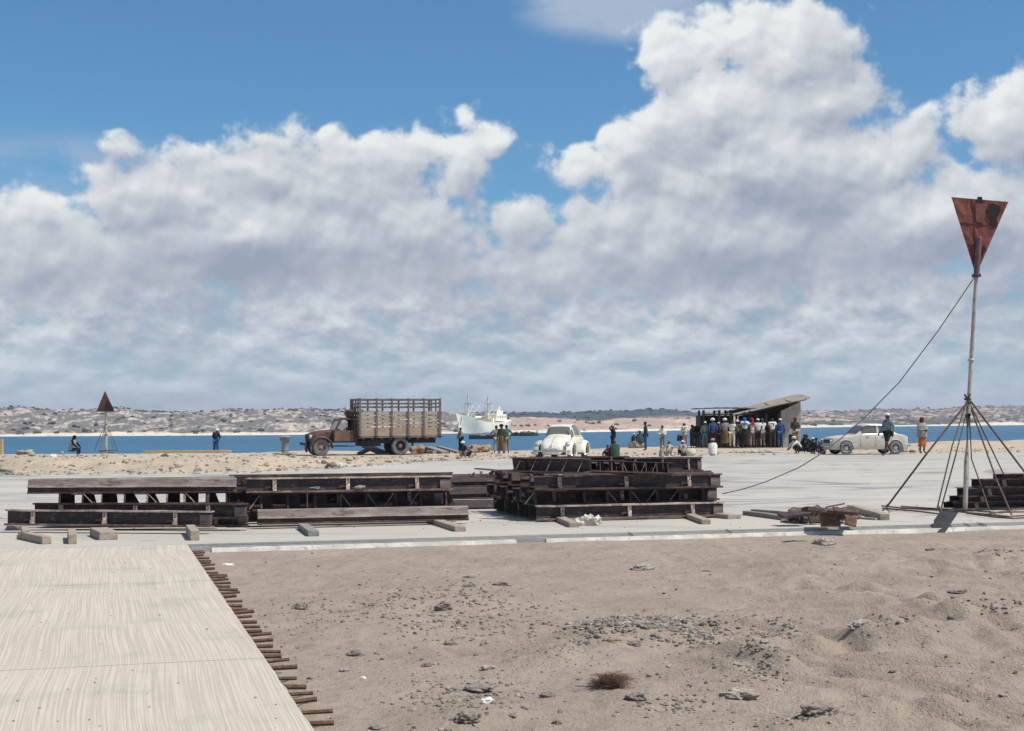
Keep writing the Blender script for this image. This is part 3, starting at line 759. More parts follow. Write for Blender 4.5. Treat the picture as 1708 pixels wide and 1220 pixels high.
form('web', 1, 392, 752, 813, 23.0, A0-1, 'rear road form on top of the second stack against the sand', gB)
# stack in the gap, its depth shade put into darker form colours
for k, (py, dd) in enumerate([(857, 25.4), (834, 25.5), (813.5, 25.6)]):
    form('face', 2, 600+4*k, 835, py, dd, A0, ['lowest', 'middle', 'top'][k]+' dark road form in the shaded gap between the second and the large stack', 'dark road forms in the gap between the stacks')
    form('face', 2, 598+4*k, 828, py-1.5, dd+0.35, A0, 'dark road form behind others in the gap between the stacks', 'dark road forms hidden in the gap between the stacks')
# large dark stack, its left ends receding
def recede(pL, pR, d, t): # shift both ends along the stack's depth
    k = d/(d+t*math.cos(R(A0))); return 176+(pL-176)*k, 176+(pR-176)*k, d+t*math.cos(R(A0))
def pyat(z, px, d): return hy(px)+(CH-z)/d*F
form('web', 0, 893, 1213, 864, 22.6, A0, 'lowest front road form of the large dark stack with slanting brackets', gC)
form('rib', 1, 880, 1198, 839, 22.8, A0, 'road form lying flat in the large dark stack, black gaps under slanting gussets', gC, zs=1.05)
form('web', 1, 890, 1208, 815.5, 22.7, A0, 'third road form up the front of the large dark stack with rusty lower edge', gC)
for k in range(1, 10):
    t = 0.29*k; j = 5*noise.noise(Vector((k*1.3, 4, 4)))
    for lv, z in enumerate((0.03, 0.26, 0.50)):
        a, b, d_ = recede(893-(8 if lv == 1 else 0), 1210, 22.7, t); jj = rnd.uniform(-6, 6)
        lab = ['lowest', 'middle', 'upper'][lv]+' dark road form in the depth of the large stack, only its left end showing'
        form('web' if (k+lv) % 3 else 'face', 1 if (k+lv) % 3 else 2, a+jj, b+jj, pyat(z, (a+b)/2, d_), d_, A0, lab, ['lower', 'middle', 'upper'][lv]+' layer of road forms in the large stack', zs=0.98)
# loose ones thrown on top of it
form('brace', 0, 857, 984, 785, 22.5, -36, 'dark road form with slanting brown bars thrown askew on the large stack at left', gC, roll=14, zs=.88)
form('rib', 0, 868, 1062, 789, 22.9, A0-7, 'dark road form with rusty slanting ribs on top of the large stack at left', gC, roll=12, tilt=-1.5)
form('rib', 1, 975, 1125, 789, 22.6, A0-5, 'twisted dark road form in the middle of the top of the large stack', gC, roll=-6, tilt=-2.5, zs=.9)
form('web', 1, 1040, 1172, 787, 22.9, A0-2, 'dark road form lying topmost at the right end of the large stack', gC, zs=1.05)
form('rib', 1, 990, 1170, 788, 23.4, A0+3, 'rusty road form behind the topmost ones of the large stack', gC)
form('web', 1, 880, 1050, 784, 23.6, A0-4, 'dark road form lying at the back of the top of the large stack', gC)
# stack behind the beacon, stepped at the left
for k, (pL, z) in enumerate([(1576, .03), (1585, .13), (1598, .23), (1622, .38), (1657, .52)]):
    for q_ in range(2):
        a, b, d_ = recede(pL, pL+300, 24.9, q_*0.3)
        lab = ['lowest', 'second', 'third', 'fourth', 'topmost'][k]+' dark road form of the stepped stack behind the beacon' + ('' if q_ == 0 else ', rear row')
        form('web', 1, a, b, pyat(z, (a+b)/2, d_), d_, A0+1.5, lab, gD, zs=[.45, .45, .66, .62, .4][k])
# a vertical iron pin hanging in front of the second stack
mb = MB(); mb.tube([Q(512, 815, 21.25), Q(512.5, 850, 21.22), Q(512, 874, 21.2)], 0.011, 6)
tag(mb.build('steel_pin', RUST), 'thin rusty steel pin standing upright in front of the second stack', 'steel pin')
# clutter on the stack tops: bits of plate and bolts
def chunk(px, py, d, dims, rot, m, name, label, cat, grp=None):
    q = Q(px, py, d); r = thing(name, label, cat, q, rot, grp) if False else None
    mb = MB(q); mb.box(q+Vector((0, 0, dims[2]/2)), dims, rot); o = mb.build(name, m, None, bevel=0.004, loc=q); return tag(o, label, cat, grp)
chunk(399, 809, 21.3, (.05, .05, .12), (0, .1, .3), RUSTD, 'steel_clamp', 'small dark steel clamp standing between the left and the second stack', 'clamp')
chunk(408, 809, 21.4, (.07, .06, .10), (0, -.1, .1), RUST, 'steel_clamp', 'small rusty clamp beside the dark one at the top left of the second stack', 'clamp')
chunk(438, 815, 21.5, (.20, .06, .10), (0, 0, .05), FACE, 'joint_block', 'squarish rusty block in the left end of the top form of the second stack', 'steel block')
chunk(330, 868, 20.15, (.19, .06, .12), (0, 0, -.1), FACE, 'joint_block', 'squarish rusty block in the right end of the lowest form of the left stack', 'steel block')
mb = MB(); rr = random.Random(5); q0 = Q(840, 797, 24.3)
for k in range(46):
    p = q0+Vector((rr.uniform(-.55, .6), rr.uniform(-.3, .4), rr.uniform(0, .05))); a = p+Vector((rr.uniform(-.12, .12), rr.uniform(-.1, .1), rr.uniform(-.01, .09)))
    mb.bar(p, a, rr.uniform(.02, .05), rr.uniform(.01, .03))
tag(mb.build('clamp_heap', RUST), 'low heap of rusty clamps and offcuts on the left part of the large stack', 'scrap heap', kind='stuff')
q = Q(905, 793, 22.7); mb = MB(q); mb.bar(Q(868, 793, 22.9), Q(935, 792, 22.6), .14, .018); mb.bar(Q(870, 797, 22.8), Q(900, 797, 22.5), .05, .05)
tag(mb.build('steel_plate', EDGE, loc=q), 'flat rusty plate between the upper layers of the large stack at left', 'plate')

# dunnage: wooden blocks whose front ends stick out from under the forms
def block(px, py, w, h, L, head, label, m=WOOD, grp='wooden blocks under the stacks', zc=0.0):
    q = P(px, py, 0.0); d = Vector((math.sin(head), math.cos(head), 0)); q.z = zc
    mb = MB(q); rings = []
    sd = Vector((d.y, -d.x, 0)); n = 5
    for i in range(n+1):
        c = q+d*(L*i/n); jj = 0.004*noise.noise(Vector((i*2.0, px, 0)))
        rings.append([c-sd*(w/2+jj), c+sd*(w/2-jj), c+sd*(w/2)+Vector((0, 0, h+jj)), c-sd*w/2+Vector((0, 0, h))])
    mb.loft(rings); return tag(mb.build('wooden_block', m, None, bevel=0.006, loc=q), label, 'wooden block', grp)
block(24, 884, .22, .06, .5, -.3, 'flat wooden block at the far left under the lowest form')
block(43, 901, .10, .13, .9, -.34, 'upright squared block end left of the slanting one under the left stack')
block(78, 908, .12, .10, 1.1, -.60, 'wooden block lying aslant under the left stack, its end towards the road')
block(121, 908, .105, .13, 1.1, -.31, 'narrow squared block end under the left stack beside the wide one')
block(181, 901, .24, .11, .9, -.42, 'wide pale block under the left stack left of the slab corner')
block(325, 902, .12, .13, 1.2, -.27, 'block end under the left stack right beside the slab corner')
block(523, 895, .15, .08, 1.5, -.24, 'wooden block slanting out from under the second stack, left one', WOODG)
block(768, 887, .16, .075, 2.0, -.26, 'long wooden block slanting out from under the right end of the second stack')
block(958, 880, .15, .075, 1.5, -.12, 'wooden block beside the crumpled paper under the large stack')
block(1178, 875, .14, .075, 1.6, -.05, 'wooden block slanting out from under the right end of the large stack')
block(1225, 866, .24, .07, .8, -.4, 'short wooden block past the right end of the large stack')
# crumpled paper
q = P(983, 877, 0); mb = MB(q)
for k in range(5): mb.rock(q+Vector(((k-2)*.06, .03*(k % 2), .05+.03*(k % 3))), (.07, .05, .06), 2, 1.1, k*7)
tag(mb.build('crumpled_paper', mat('paper', (.72, .66, .55), (.6, .54, .44), 9, .9), None, loc=q), 'crumpled pale paper lying against the large stack', 'paper')

for px, py, w_ in ((470, 815.5, .16), (520, 814, .11), (600, 812.8, .08)):
    q = Q(px, py, 21.5); mb = MB(q); mb.rock(q, (w_, .05, .028), 2, .7, px); tag(mb.build('mortar_crust', mat('crust', (.34, .29, .24), (.25, .21, .18), 8, .95), None, loc=q), 'crust of pale mortar stuck in the top front form of the second stack', 'mortar', 'mortar crusts on the second stack')
# ---- scrap pile between the large stack and the beacon
gS = 'planks and plates of the low scrap pile'
def plank(a, b, w, h, m, label, grp=None, name='plank', cat='plank', lift=0.0, lift2=None):
    A = P(*a); B = P(*b); A.z = lift+h/2; B.z = (lift if lift2 is None else lift2)+h/2
    mb = MB(A); n = 6; rings = []
    d = (B-A).normalized(); sd = Vector((d.y, -d.x, 0)).normalized()
    for i in range(n+1):
        c = A.lerp(B, i/n)+Vector((0, 0, 0.004*math.sin(i*1.9+A.x))); rings.append([c-sd*w/2-Vector((0, 0, h/2)), c+sd*w/2-Vector((0, 0, h/2)), c+sd*w/2+Vector((0, 0, h/2)), c-sd*w/2+Vector((0, 0, h/2))])
    mb.loft(rings); return tag(mb.build(name, m, None, bevel=min(w, h)*.08, loc=A), label, cat, grp)
plank((1244, 859), (1345, 873), .12, .07, WOODG, 'long grey plank reaching left from under the scrap pile', gS)
plank((1256, 855), (1400, 868), .10, .06, WOODG, 'second grey plank behind the first at the left of the scrap pile', gS)
plank((1476, 868), (1420, 852), .15, .10, WOOD, 'thick wooden beam at the right of the scrap pile, squared end to the front', gS, lift=0)
plank((1462, 868), (1380, 862), .06, .03, WOOD, 'thin batten lying right of the scrap pile', gS)
rr = random.Random(9)
SCR1 = mat('scrap_rust', (0.20, 0.115, 0.075), (0.12, 0.07, 0.05), 6, .8, .1, bump=.004, c3=(.30, .2, .14), bscale=30)
def plateQ(px, py, z, w, dp, th, rot, label, m=SCR1):
    q = P(px, py, z); mb = MB(q); mb.box(q, (w, dp, th), rot)
    for k in range(3): mb.box(q+Vector((rr.uniform(-w/3, w/3), rr.uniform(-dp/3, dp/3), th/2)), (.04, dp*.7, .012), rot)
    return tag(mb.build('rusty_plate', m, None, loc=q), label, 'plate', gS)
plateQ(1384, 866, .13, .28, .05, .22, (R(-28), 0, R(4)), 'brown rusty plate leaning at the front of the scrap pile')
plateQ(1420, 864, .13, .16, .05, .24, (R(-25), R(12), R(-6)), 'narrow rusty plate leaning right of the brown one on the scrap pile')
plateQ(1360, 864, .10, .2, .06, .15, (R(-20), R(-8), R(6)), 'dark rusty plate at the left front of the scrap pile', RUST)
plateQ(1325, 858, .17, .42, .3, .035, (R(6), R(-6), R(8)), 'flat dark plate on the left shoulder of the scrap pile', RUSTD)
plateQ(1395, 853, .24, .55, .3, .04, (R(4), R(4), R(-5)), 'rusty plate lying flat across the top of the scrap pile', RUST)
plateQ(1358, 851, .31, .30, .16, .05, (R(-10), R(8), R(20)), 'small crooked plate on the top left of the scrap pile', RUST)
q0 = P(1378, 860, .12)
mb = MB(q0)
for k in range(34):
    p = q0+Vector((rr.uniform(-.5, .42), rr.uniform(-.1, .5), rr.uniform(-.11, .10)))
    mb.box(p, (rr.uniform(.1, .35), rr.uniform(.04, .2), rr.uniform(.02, .06)), (rr.uniform(-.4, .4), rr.uniform(-.3, .3), rr.uniform(-1, 1)))
for k in range(4):
    p = q0+Vector((rr.uniform(-.35, .2), rr.uniform(0, .3), rr.uniform(.08, .12))); mb.bar(p, p+Vector((rr.uniform(-.3, .3), rr.uniform(-.1, .1), rr.uniform(-.03, .08))), .03, .02)
tag(mb.build('scrap_iron', SCR1, None, loc=q0), 'tangle of rusty iron offcuts in the core of the low scrap pile', 'scrap iron', kind='stuff')

# thin plank on the yard behind the large stack, pale board before the truck
plank((795, 783), (880, 790), .18, .05, WOODG, 'greyish green plank lying on the yard behind the large stack')
plank((655, 769), (712, 770), .3, .04, WOOD, 'thin pale board on the sand in front of the truck')
# thin dark shape at the slab edge below the beacon, standing in for a dark patch
SLT = mat('patch_grey', (0.055, 0.055, 0.06), (0.04, 0.04, 0.045), 6, .95, bump=.003, c3=(.07, .06, .055), spec=.1)
de = min((abs(pxof(XY(i*.02, 0).x, XY(i*.02, 0).y)-1562), XY(i*.02, 0).y) for i in range(1, 1400))[1]
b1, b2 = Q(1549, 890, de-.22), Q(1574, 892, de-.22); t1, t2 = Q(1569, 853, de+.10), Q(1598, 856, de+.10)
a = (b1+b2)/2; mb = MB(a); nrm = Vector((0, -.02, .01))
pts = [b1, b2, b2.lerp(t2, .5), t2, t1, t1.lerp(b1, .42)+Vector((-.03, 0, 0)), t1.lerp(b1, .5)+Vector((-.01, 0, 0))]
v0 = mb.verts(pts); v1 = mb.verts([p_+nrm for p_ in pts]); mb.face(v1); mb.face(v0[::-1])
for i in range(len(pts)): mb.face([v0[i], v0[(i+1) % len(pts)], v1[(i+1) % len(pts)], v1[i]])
tag(mb.build('dark_patch', SLT, None, loc=a), 'dark grey stand-in for the dark patch at the foot of the beacon', 'sheet')
# ------------------------------------------------------------------ triangular beacons
def signmat(name, seed):
    m, t, b = newmat(name)
    tc = t.n('ShaderNodeTexCoord').outputs['Object']
    tc = t.vmath('ADD', tc, (seed, seed, seed))
    n = t.noise(tc, 2.2, 5, .65); n2 = t.noise(tc, 9, 5, .7); n3 = t.noise(t.vmath('MULTIPLY', tc, (6, 6, 1.2)), 2, 4, .6)
    col = t.mix(t.ramp(n, .4, .6), (0.26, 0.062, 0.038), (0.16, 0.048, 0.034))
    col = t.mix(t.ramp(n2, .5, .66, 0, .6), col, (0.34, 0.12, 0.07)); col = t.mix(t.ramp(n3, .56, .7, 0, .7), col, (0.09, 0.04, 0.032))
    link(m, col, b.inputs['Base Color']); b.inputs['Roughness'].default_value = .75
    link(m, t.n('ShaderNodeBump', ins={'Height': n2, 'Distance': .004}).outputs[0], b.inputs['Normal']); return m
SG = signmat('beacon_red', 0.0); SG2 = mat('beacon_brown_far', (.12, .045, .035), (.08, .035, .03), 3, .8, c3=(.17, .07, .05))
POLE = mat('pole_paint', (0.50, 0.46, 0.38), (0.38, 0.34, 0.28), 3, .7, bump=.003, c3=(.22, .15, .11), stretch=(2, 2, .6), bscale=20)
RBAR = mat('rod_rust', (0.16, 0.095, 0.062), (0.10, 0.06, 0.045), 10, .8, .2, c3=(.24, .16, .11))
TAR = mat('tar', (0.018, 0.015, 0.015), (0.03, 0.02, 0.02), 8, .8)
D = 24.3
base = Q(1610, 852, D); base.z = 0.0
t = thing('beacon', 'tall pole beacon with rusty red inverted triangle, braced by rods, in the right foreground', 'beacon', base, 0, 'triangular beacons')
def B(px, py, d=D): return Q(px, py, d)
mb = MB(base); pp = [B(1610, 853), B(1612, 770), B(1615, 690), B(1618, 640), B(1620, 600), B(1622.5, 560), B(1626, 500), B(1629, 456)]
mb.tube(pp, [.043, .042, .039, .037, .036, .035, .034, .032], 12); mb.build('pole', POLE, t, smooth=True)
mb = MB(base); mb.tube([B(1628.5, 462, D-.06), B(1633, 398, D-.06)], .050, 12); mb.ellipsoid(B(1633, 398, D-.06), (.05, .05, .03)); mb.build('sleeve', mat('sleeve', (.17, .10, .085), (.11, .07, .06), 5, .7), t, smooth=True)
mb = MB(base); mb.tube([B(1625, 459, D-.1), B(1632, 460, D-.1)], .022, 8); mb.box(B(1628.5, 460, D), (.12, .12, .05)); mb.build('clamp', RUSTD, t)
# plate: slightly dished triangle of sheet pieces, with stiffening seams
c1, c2, c3_ = B(1587, 329), B(1682, 337), B(1628, 459)
nn_ = (c2-c1).cross(c3_-c1).normalized(); nn_ = nn_ if nn_.y > 0 else -nn_
def tri(u, v): return c1.lerp(c2, u).lerp(c3_, v)
mb = MB(base); N = 14; F_ = []
for v in range(N+1):
    F_.append([tri(u/N, v/N)+nn_*(.012*noise.noise(Vector((u*.5, v*.5, 2)))) for u in range(N+1)])
fr_ = [mb.verts(r) for r in F_]; bk = [mb.verts([p+nn_*.012 for p in r]) for r in F_]
for v in range(N):
    for u in range(N):
        mb.face([fr_[v][u], fr_[v][u+1], fr_[v+1][u+1], fr_[v+1][u]]); mb.face([bk[v][u+1], bk[v][u], bk[v+1][u], bk[v+1][u+1]])
for u in range(N): mb.face([fr_[0][u+1], fr_[0][u], bk[0][u], bk[0][u+1]])
for v in range(N): mb.face([fr_[v][0], fr_[v+1][0], bk[v+1][0], bk[v][0]]); mb.face([fr_[v+1][N], fr_[v][N], bk[v][N], bk[v+1][N]])
plate = mb.build('triangle_plate', SG, t)
mb = MB(base)
for (u0, v0_, u1, v1_) in [(.36, 0, .40, .36), (.58, 0, .60, .3), (.0, .33, 1, .33), (.0, .60, 1, .66), (.38, .33, .42, .66)]:
    mb.bar(tri(u0, v0_)-nn_*.004, tri(u1, v1_)-nn_*.004, .010, .010)
mb.build('seam', mat('seam', (.13, .045, .035)), plate)
def patch(poly, name, m):
    mb = MB(base); v = mb.verts([tri(u, v_)-nn_*.016 for u, v_ in poly]); v2 = mb.verts([tri(u, v_)-nn_*.012 for u, v_ in poly]); mb.face(v); mb.face(v2[::-1])
    for i in range(len(v)): mb.face([v[i], v[(i+1) % len(v)], v2[(i+1) % len(v)], v2[i]])
    mb.build(name, m, plate)
patch([(.66, .06), (.74, .04), (.88, .07), (.92, .15), (.90, .24), (.97, .30), (.93, .34), (.80, .33), (.80, .28), (.73, .24), (.66, .16)], 'tar_patch', TAR)
patch([(.72, .62), (.80, .60), (.93, .66), (.86, .73), (.74, .72)], 'tar_patch', TAR)
patch([(.55, .52), (.62, .52), (.62, .58), (.56, .58)], 'tar_patch', TAR)
patch([(.45, -.03), (.53, -.035), (.55, .04), (.50, .06), (.44, .04)], 'tar_patch', TAR)
patch([(.41, .05), (.60, .05), (.60, .31), (.43, .30)], 'repair_sheet', mat('repair', (.20, .085, .07), (.16, .06, .05), 5))
# rods
node = B(1614, 666)
def rod(pts, r=.012, name='brace_rod', m=RBAR):
    mb = MB(base); mb.tube(pts, r, 6); mb.build(name, m, t)
z = .03
rod([B(1609.5, 658, D-.1), node+Vector((-.02, -.06, -.05)), P(1560, 727, 1.5-1e-3) if False else B(1545, 758, D-.25), P(1479, 846, z)], .017)
rod([B(1619, 657, D-.1), node, B(1588, 745, D-.4), P(1562, 853, z)])
rod([node+Vector((.03, 0, -.02)), B(1594, 760, D-.2), P(1570, 847, z)])
rod([B(1616, 674), B(1620.5, 766, D+.1), B(1638, 815, D-.1), P(1651, 854, z)])
rod([B(1617, 674), B(1662, 800, D-.2), P(1687, 858, z)], .015)
rod([B(1617, 672), B(1680, 804, D+.3), P(1698, 843, z)])
rod([B(1609, 660, D+.1), node+Vector((.04, -.02, -.03)), B(1708, 786, D+.1), P(1752, 847, z)], .017)
for pts in ([(1471, 844), (1506, 848), (1566, 851), (1610, 855), (1680, 862), (1712, 860)], [(1503, 845), (1566, 849), (1614, 851), (1660, 855), (1760, 853)],
            [(1472, 848), (1520, 852), (1563, 857), (1568, 858)], [(1480, 842), (1474, 850)], [(1612, 856), (1660, 863), (1690, 865), (1740, 862)], [(1565, 843), (1572, 856)], [(1651, 857), (1700, 849), (1755, 845)]):
    rod([P(x, y, z) for x, y in pts], .014, 'base_rod')
mb = MB(base); mb.box(base+Vector((0, 0, .012)), (.22, .22, .02)); mb.build('foot_plate', RUSTD, t)
for (x, y) in ((1614, 666), (1616, 672)):
    mb = MB(base); mb.lathe([(.055, -.02), (.062, 0), (.055, .02)], B(x, y), 'z', 10); mb.build('wire_binding', RUSTD, t)
mb = MB(base); mb.ellipsoid(B(1619.6, 601), (.06, .06, .035)); mb.build('weld_knot', POLE, t, smooth=True)
# guy rope
a = B(1626, 461, D-.05); bq = Q(1212, 824, 22.9)
mb = MB(a); key = [(1626, 462, 24.25), (1565.6, 551, 24.2), (1500, 638, 24.1), (1443, 696, 24.0), (1400, 734, 23.9), (1365, 760, 23.8), (1333, 780, 23.6), (1277, 804, 23.3), (1240, 816, 23.1), (1205, 824, 22.9)]
mb.tube([Q(*k) for k in key], .009, 6)
tag(mb.build('guy_rope', mat('rope', (.12, .11, .10), (.08, .075, .07), 20), None, smooth=True, loc=a), 'slack dark guy rope from the beacon top down to the large stack', 'rope')

# far beacon on the quay at left
D2 = 76.0
base = Q(177, 757, D2); base.z = bank_z(base.x, base.y)
t = thing('beacon', 'small far beacon with upright rusty red triangle beyond the sand bank', 'beacon', base, 0, 'triangular beacons')
mb = MB(base); mb.tube([Vector((base.x, base.y, base.z)), Q(177, 700, D2), Q(176, 672, D2)], [.085, .075, .05], 8); mb.build('pole', POLE, t, smooth=True)
mb = MB(base); c = [Q(175, 652.5, D2-.1), Q(191, 686.5, D2-.1), Q(160.5, 687, D2-.1)]
v = mb.verts(c); v2 = mb.verts([p+Vector((0, .04, 0)) for p in c]); mb.face(v); mb.face(v2[::-1])
for i in range(3): mb.face([v[i], v[(i+1) % 3], v2[(i+1) % 3], v2[i]])
pl = mb.build('triangle_plate', SG2, t)
mb = MB(base); c = [Q(178, 668, D2-.14), Q(188, 680, D2-.14), Q(190.5, 686, D2-.14), Q(179, 685, D2-.14), Q(176.5, 678, D2-.14)]
v = mb.verts(c); v2 = mb.verts([p+Vector((0, .02, 0)) for p in c]); mb.face(v); mb.face(v2[::-1]); mb.build('tar_patch', TAR, pl)
for (x, y, dd) in ((166, 752, -1.2), (190, 752, -.6), (158, 752, .8), (196, 753, .6)):
    mb = MB(base); mb.tube([Q(176.5, 706, D2), Q((176.5+x)/2, 727, D2), Q(x, y, D2+dd)], .014, 5); mb.build('brace_rod', RBAR, t)
for (x0, y0, x1, y1) in ((164, 752, 194, 751), (166, 754, 190, 755), (172, 726, 181, 726), (175, 709, 179, 708)):
    mb = MB(base); mb.tube([Q(x0, y0, D2-.2), Q(x1, y1, D2-.2)], .03, 5); mb.build('cross_rod', RBAR, t)
# ------------------------------------------------------------------ vehicles
def paint(name, c1, c2, **k): return mat(name, c1, c2, 2.0, k.get('rough', .32), 0, c3=k.get('c3'), coat=k.get('coat', .4), spec=.4)
RUBBER = mat('tyre_rubber', (.035, .034, .033), (.06, .057, .05), 6, .9); GREYTYRE = mat('dusty_tyre', (.20, .19, .175), (.13, .125, .12), 5, .95)
CHROME = mat('chrome', (.62, .62, .60), (.5, .5, .48), 4, .22, .9); DARK = mat('dark_inside', (.018, .018, .02), (.03, .028, .028), 5, .7)
m, t_, b = newmat('car_glass'); b.inputs['Base Color'].default_value = (.05, .065, .07, 1); b.inputs['Roughness'].default_value = .06; b.inputs['Alpha'].default_value = .62; b.inputs['Specular IOR Level'].default_value = .6
n_ = t_.noise(t_.n('ShaderNodeTexCoord').outputs['Object'], 3); link(m, t_.ramp(n_, .3, .7, .04, .10), b.inputs['Roughness']); GLASS = m
LENS = mat('lamp_lens', (.55, .60, .62), (.42, .46, .48), 12, .12, .2)
class Shell:
    "body skin from cross sections: stations along x, each a half profile of (y, z) points"
    def __init__(s, xs, secs): s.xs, s.secs, s.n = xs, secs, len(secs[0])
    def at(s, i, k):      # smooth interpolation, i = station param, k = profile param
        def cr(a, b, c, d, t): return 0.5*((2*b)+(-a+c)*t+(2*a-5*b+4*c-d)*t*t+(-a+3*b-3*c+d)*t**3)
        def pt(ii, kk): return (s.xs[ii], s.secs[ii][kk][0], s.secs[ii][kk][1])
        ni = len(s.xs); i0 = min(int(i), ni-2); ti = i-i0; k0 = min(int(k), s.n-2); tk = k-k0
        def col(ii):
            ii = max(0, min(ni-1, ii)); q = [pt(ii, max(0, min(s.n-1, k0+d))) for d in (-1, 0, 1, 2)]
            return [cr(q[0][c], q[1][c], q[2][c], q[3][c], tk) for c in range(3)]
        q = [col(i0+d) for d in (-1, 0, 1, 2)]
        return Vector([cr(q[0][c], q[1][c], q[2][c], q[3][c], ti) for c in range(3)])
    def skin(s, mb, i0, i1, k0, k1, ni, nk, side=1, off=0.0):
        rows = []
        for a in range(ni+1):
            row = []
            for c in range(nk+1):
                i, k = lerp(i0, i1, a/ni), lerp(k0, k1, c/nk); p = s.at(i, k)
                if off:
                    e = .05; du = s.at(min(i+e, len(s.xs)-1), k)-s.at(max(i-e, 0), k); dv = s.at(i, min(k+e, s.n-1))-s.at(i, max(k-e, 0))
                    nn = du.cross(dv)
                    if nn.length > 1e-9: 
                        nn.normalize()
                        ctr = Vector((p.x, 0, .75))
                        if nn.dot(p-ctr) < 0: nn = -nn
                        p = p+nn*off
                row.append((p.x, p.y*side, p.z))
            rows.append(mb.verts(row))
        for r0, r1 in zip(rows, rows[1:]):
            for c in range(nk): mb.face([r0[c], r0[c+1], r1[c+1], r1[c]])
        return rows
def wheel(root, x, y, r, w, side, tyre=RUBBER, rim=CHROME, hub=CHROME, rimr=.62):
    o = bpy.data.objects.new('wheel', None); C.objects.link(o); o.parent = root; o.location = (x, y, r); o.empty_display_size = .1
    mb = MB(); mb.lathe([(r*rimr, -w/2), (r*.9, -w/2), (r, -w*.3), (r, w*.3), (r*.9, w/2), (r*rimr, w/2)], (0, 0, 0), 'y', 24, closed=True); mb.build('tyre', tyre, o, smooth=True)
    mb = MB(); q = side*w*.32; mb.lathe([(r*rimr+.004, -side*w*.3), (r*rimr+.004, q), (r*rimr*.86, q*.8), (r*rimr*.8, q*.35), (r*.3, q*.55), (.001, q*.6)] , (0, 0, 0), 'y', 24)
    for k in range(6):
        a = k*math.pi/3; mb.lathe([(r*.045, q*.3), (r*.045, q*.75)], (r*.42*math.cos(a), 0, r*.42*math.sin(a)), 'y', 6)
    mb.build('rim', rim, o, smooth=True)
    mb = MB(); mb.lathe([(r*.24, q*.4), (r*.22, q*.95), (r*.12, q*1.15), (.001, q*1.2)], (0, 0, 0), 'y', 16); mb.build('hub_cap', hub, o, smooth=True)
    return o

# --- small rounded two-door car (nose towards the viewer)
WH = paint('cream_paint', (.78, .72, .58), (.72, .66, .53), c3=(.62, .56, .45))
q = Q(938, 764, 60.5); q.z = 0
v = thing('parked_car', 'small rounded cream car with bulging wings facing the viewer behind the large stack', 'car', q, R(-90-16))
xs_ = [1.92, 1.80, 1.55, 1.20, .85, .66, .36, .0, -.5, -.95, -1.35, -1.7, -1.95, -2.02]
hb = [.30, .42, .53, .60, .63, .64, .66, .68, .69, .68, .64, .55, .42, .3]          # half width at the sill line
zt = [.52, .68, .84, .95, 1.02, 1.05, 1.42, 1.50, 1.48, 1.33, 1.06, .80, .56, .42]   # top
secs = []
for x, hw, z1 in zip(xs_, hb, zt):
    g = (x < .6 and x > -1.2)
    if g: secs.append([(hw*.96, .26), (hw+.02, .50), (hw+.01, .80), (hw-.04, .97), (hw*.80, lerp(.97, z1, .66)), (hw*.64, lerp(.97, z1, .93)), (hw*.35, z1-.01), (0, z1)])
    else: secs.append([(hw*.9, .26), (hw, .26+(z1-.26)*.3), (hw*.98, .26+(z1-.26)*.55), (hw*.9, .26+(z1-.26)*.76), (hw*.75, .26+(z1-.26)*.90), (hw*.55, .26+(z1-.26)*.965), (hw*.3, z1-.005), (0, z1)])
sh = Shell(xs_, secs); mb = MB()
for sd_ in (1, -1): sh.skin(mb, 0, len(xs_)-1, 0, 7, 52, 28, sd_)
mb.face(mb.verts([(1.92, -.27, .26), (1.92, .27, .26), (1.92, .3, .4), (1.92, .15, .52), (1.92, -.15, .52), (1.92, -.3, .4)]))
body = mb.build('body', WH, v, smooth=True)
mb = MB(); mb.box((0, 0, .27), (3.6, 1.15, .06)); mb.build('floor_pan', DARK, v)
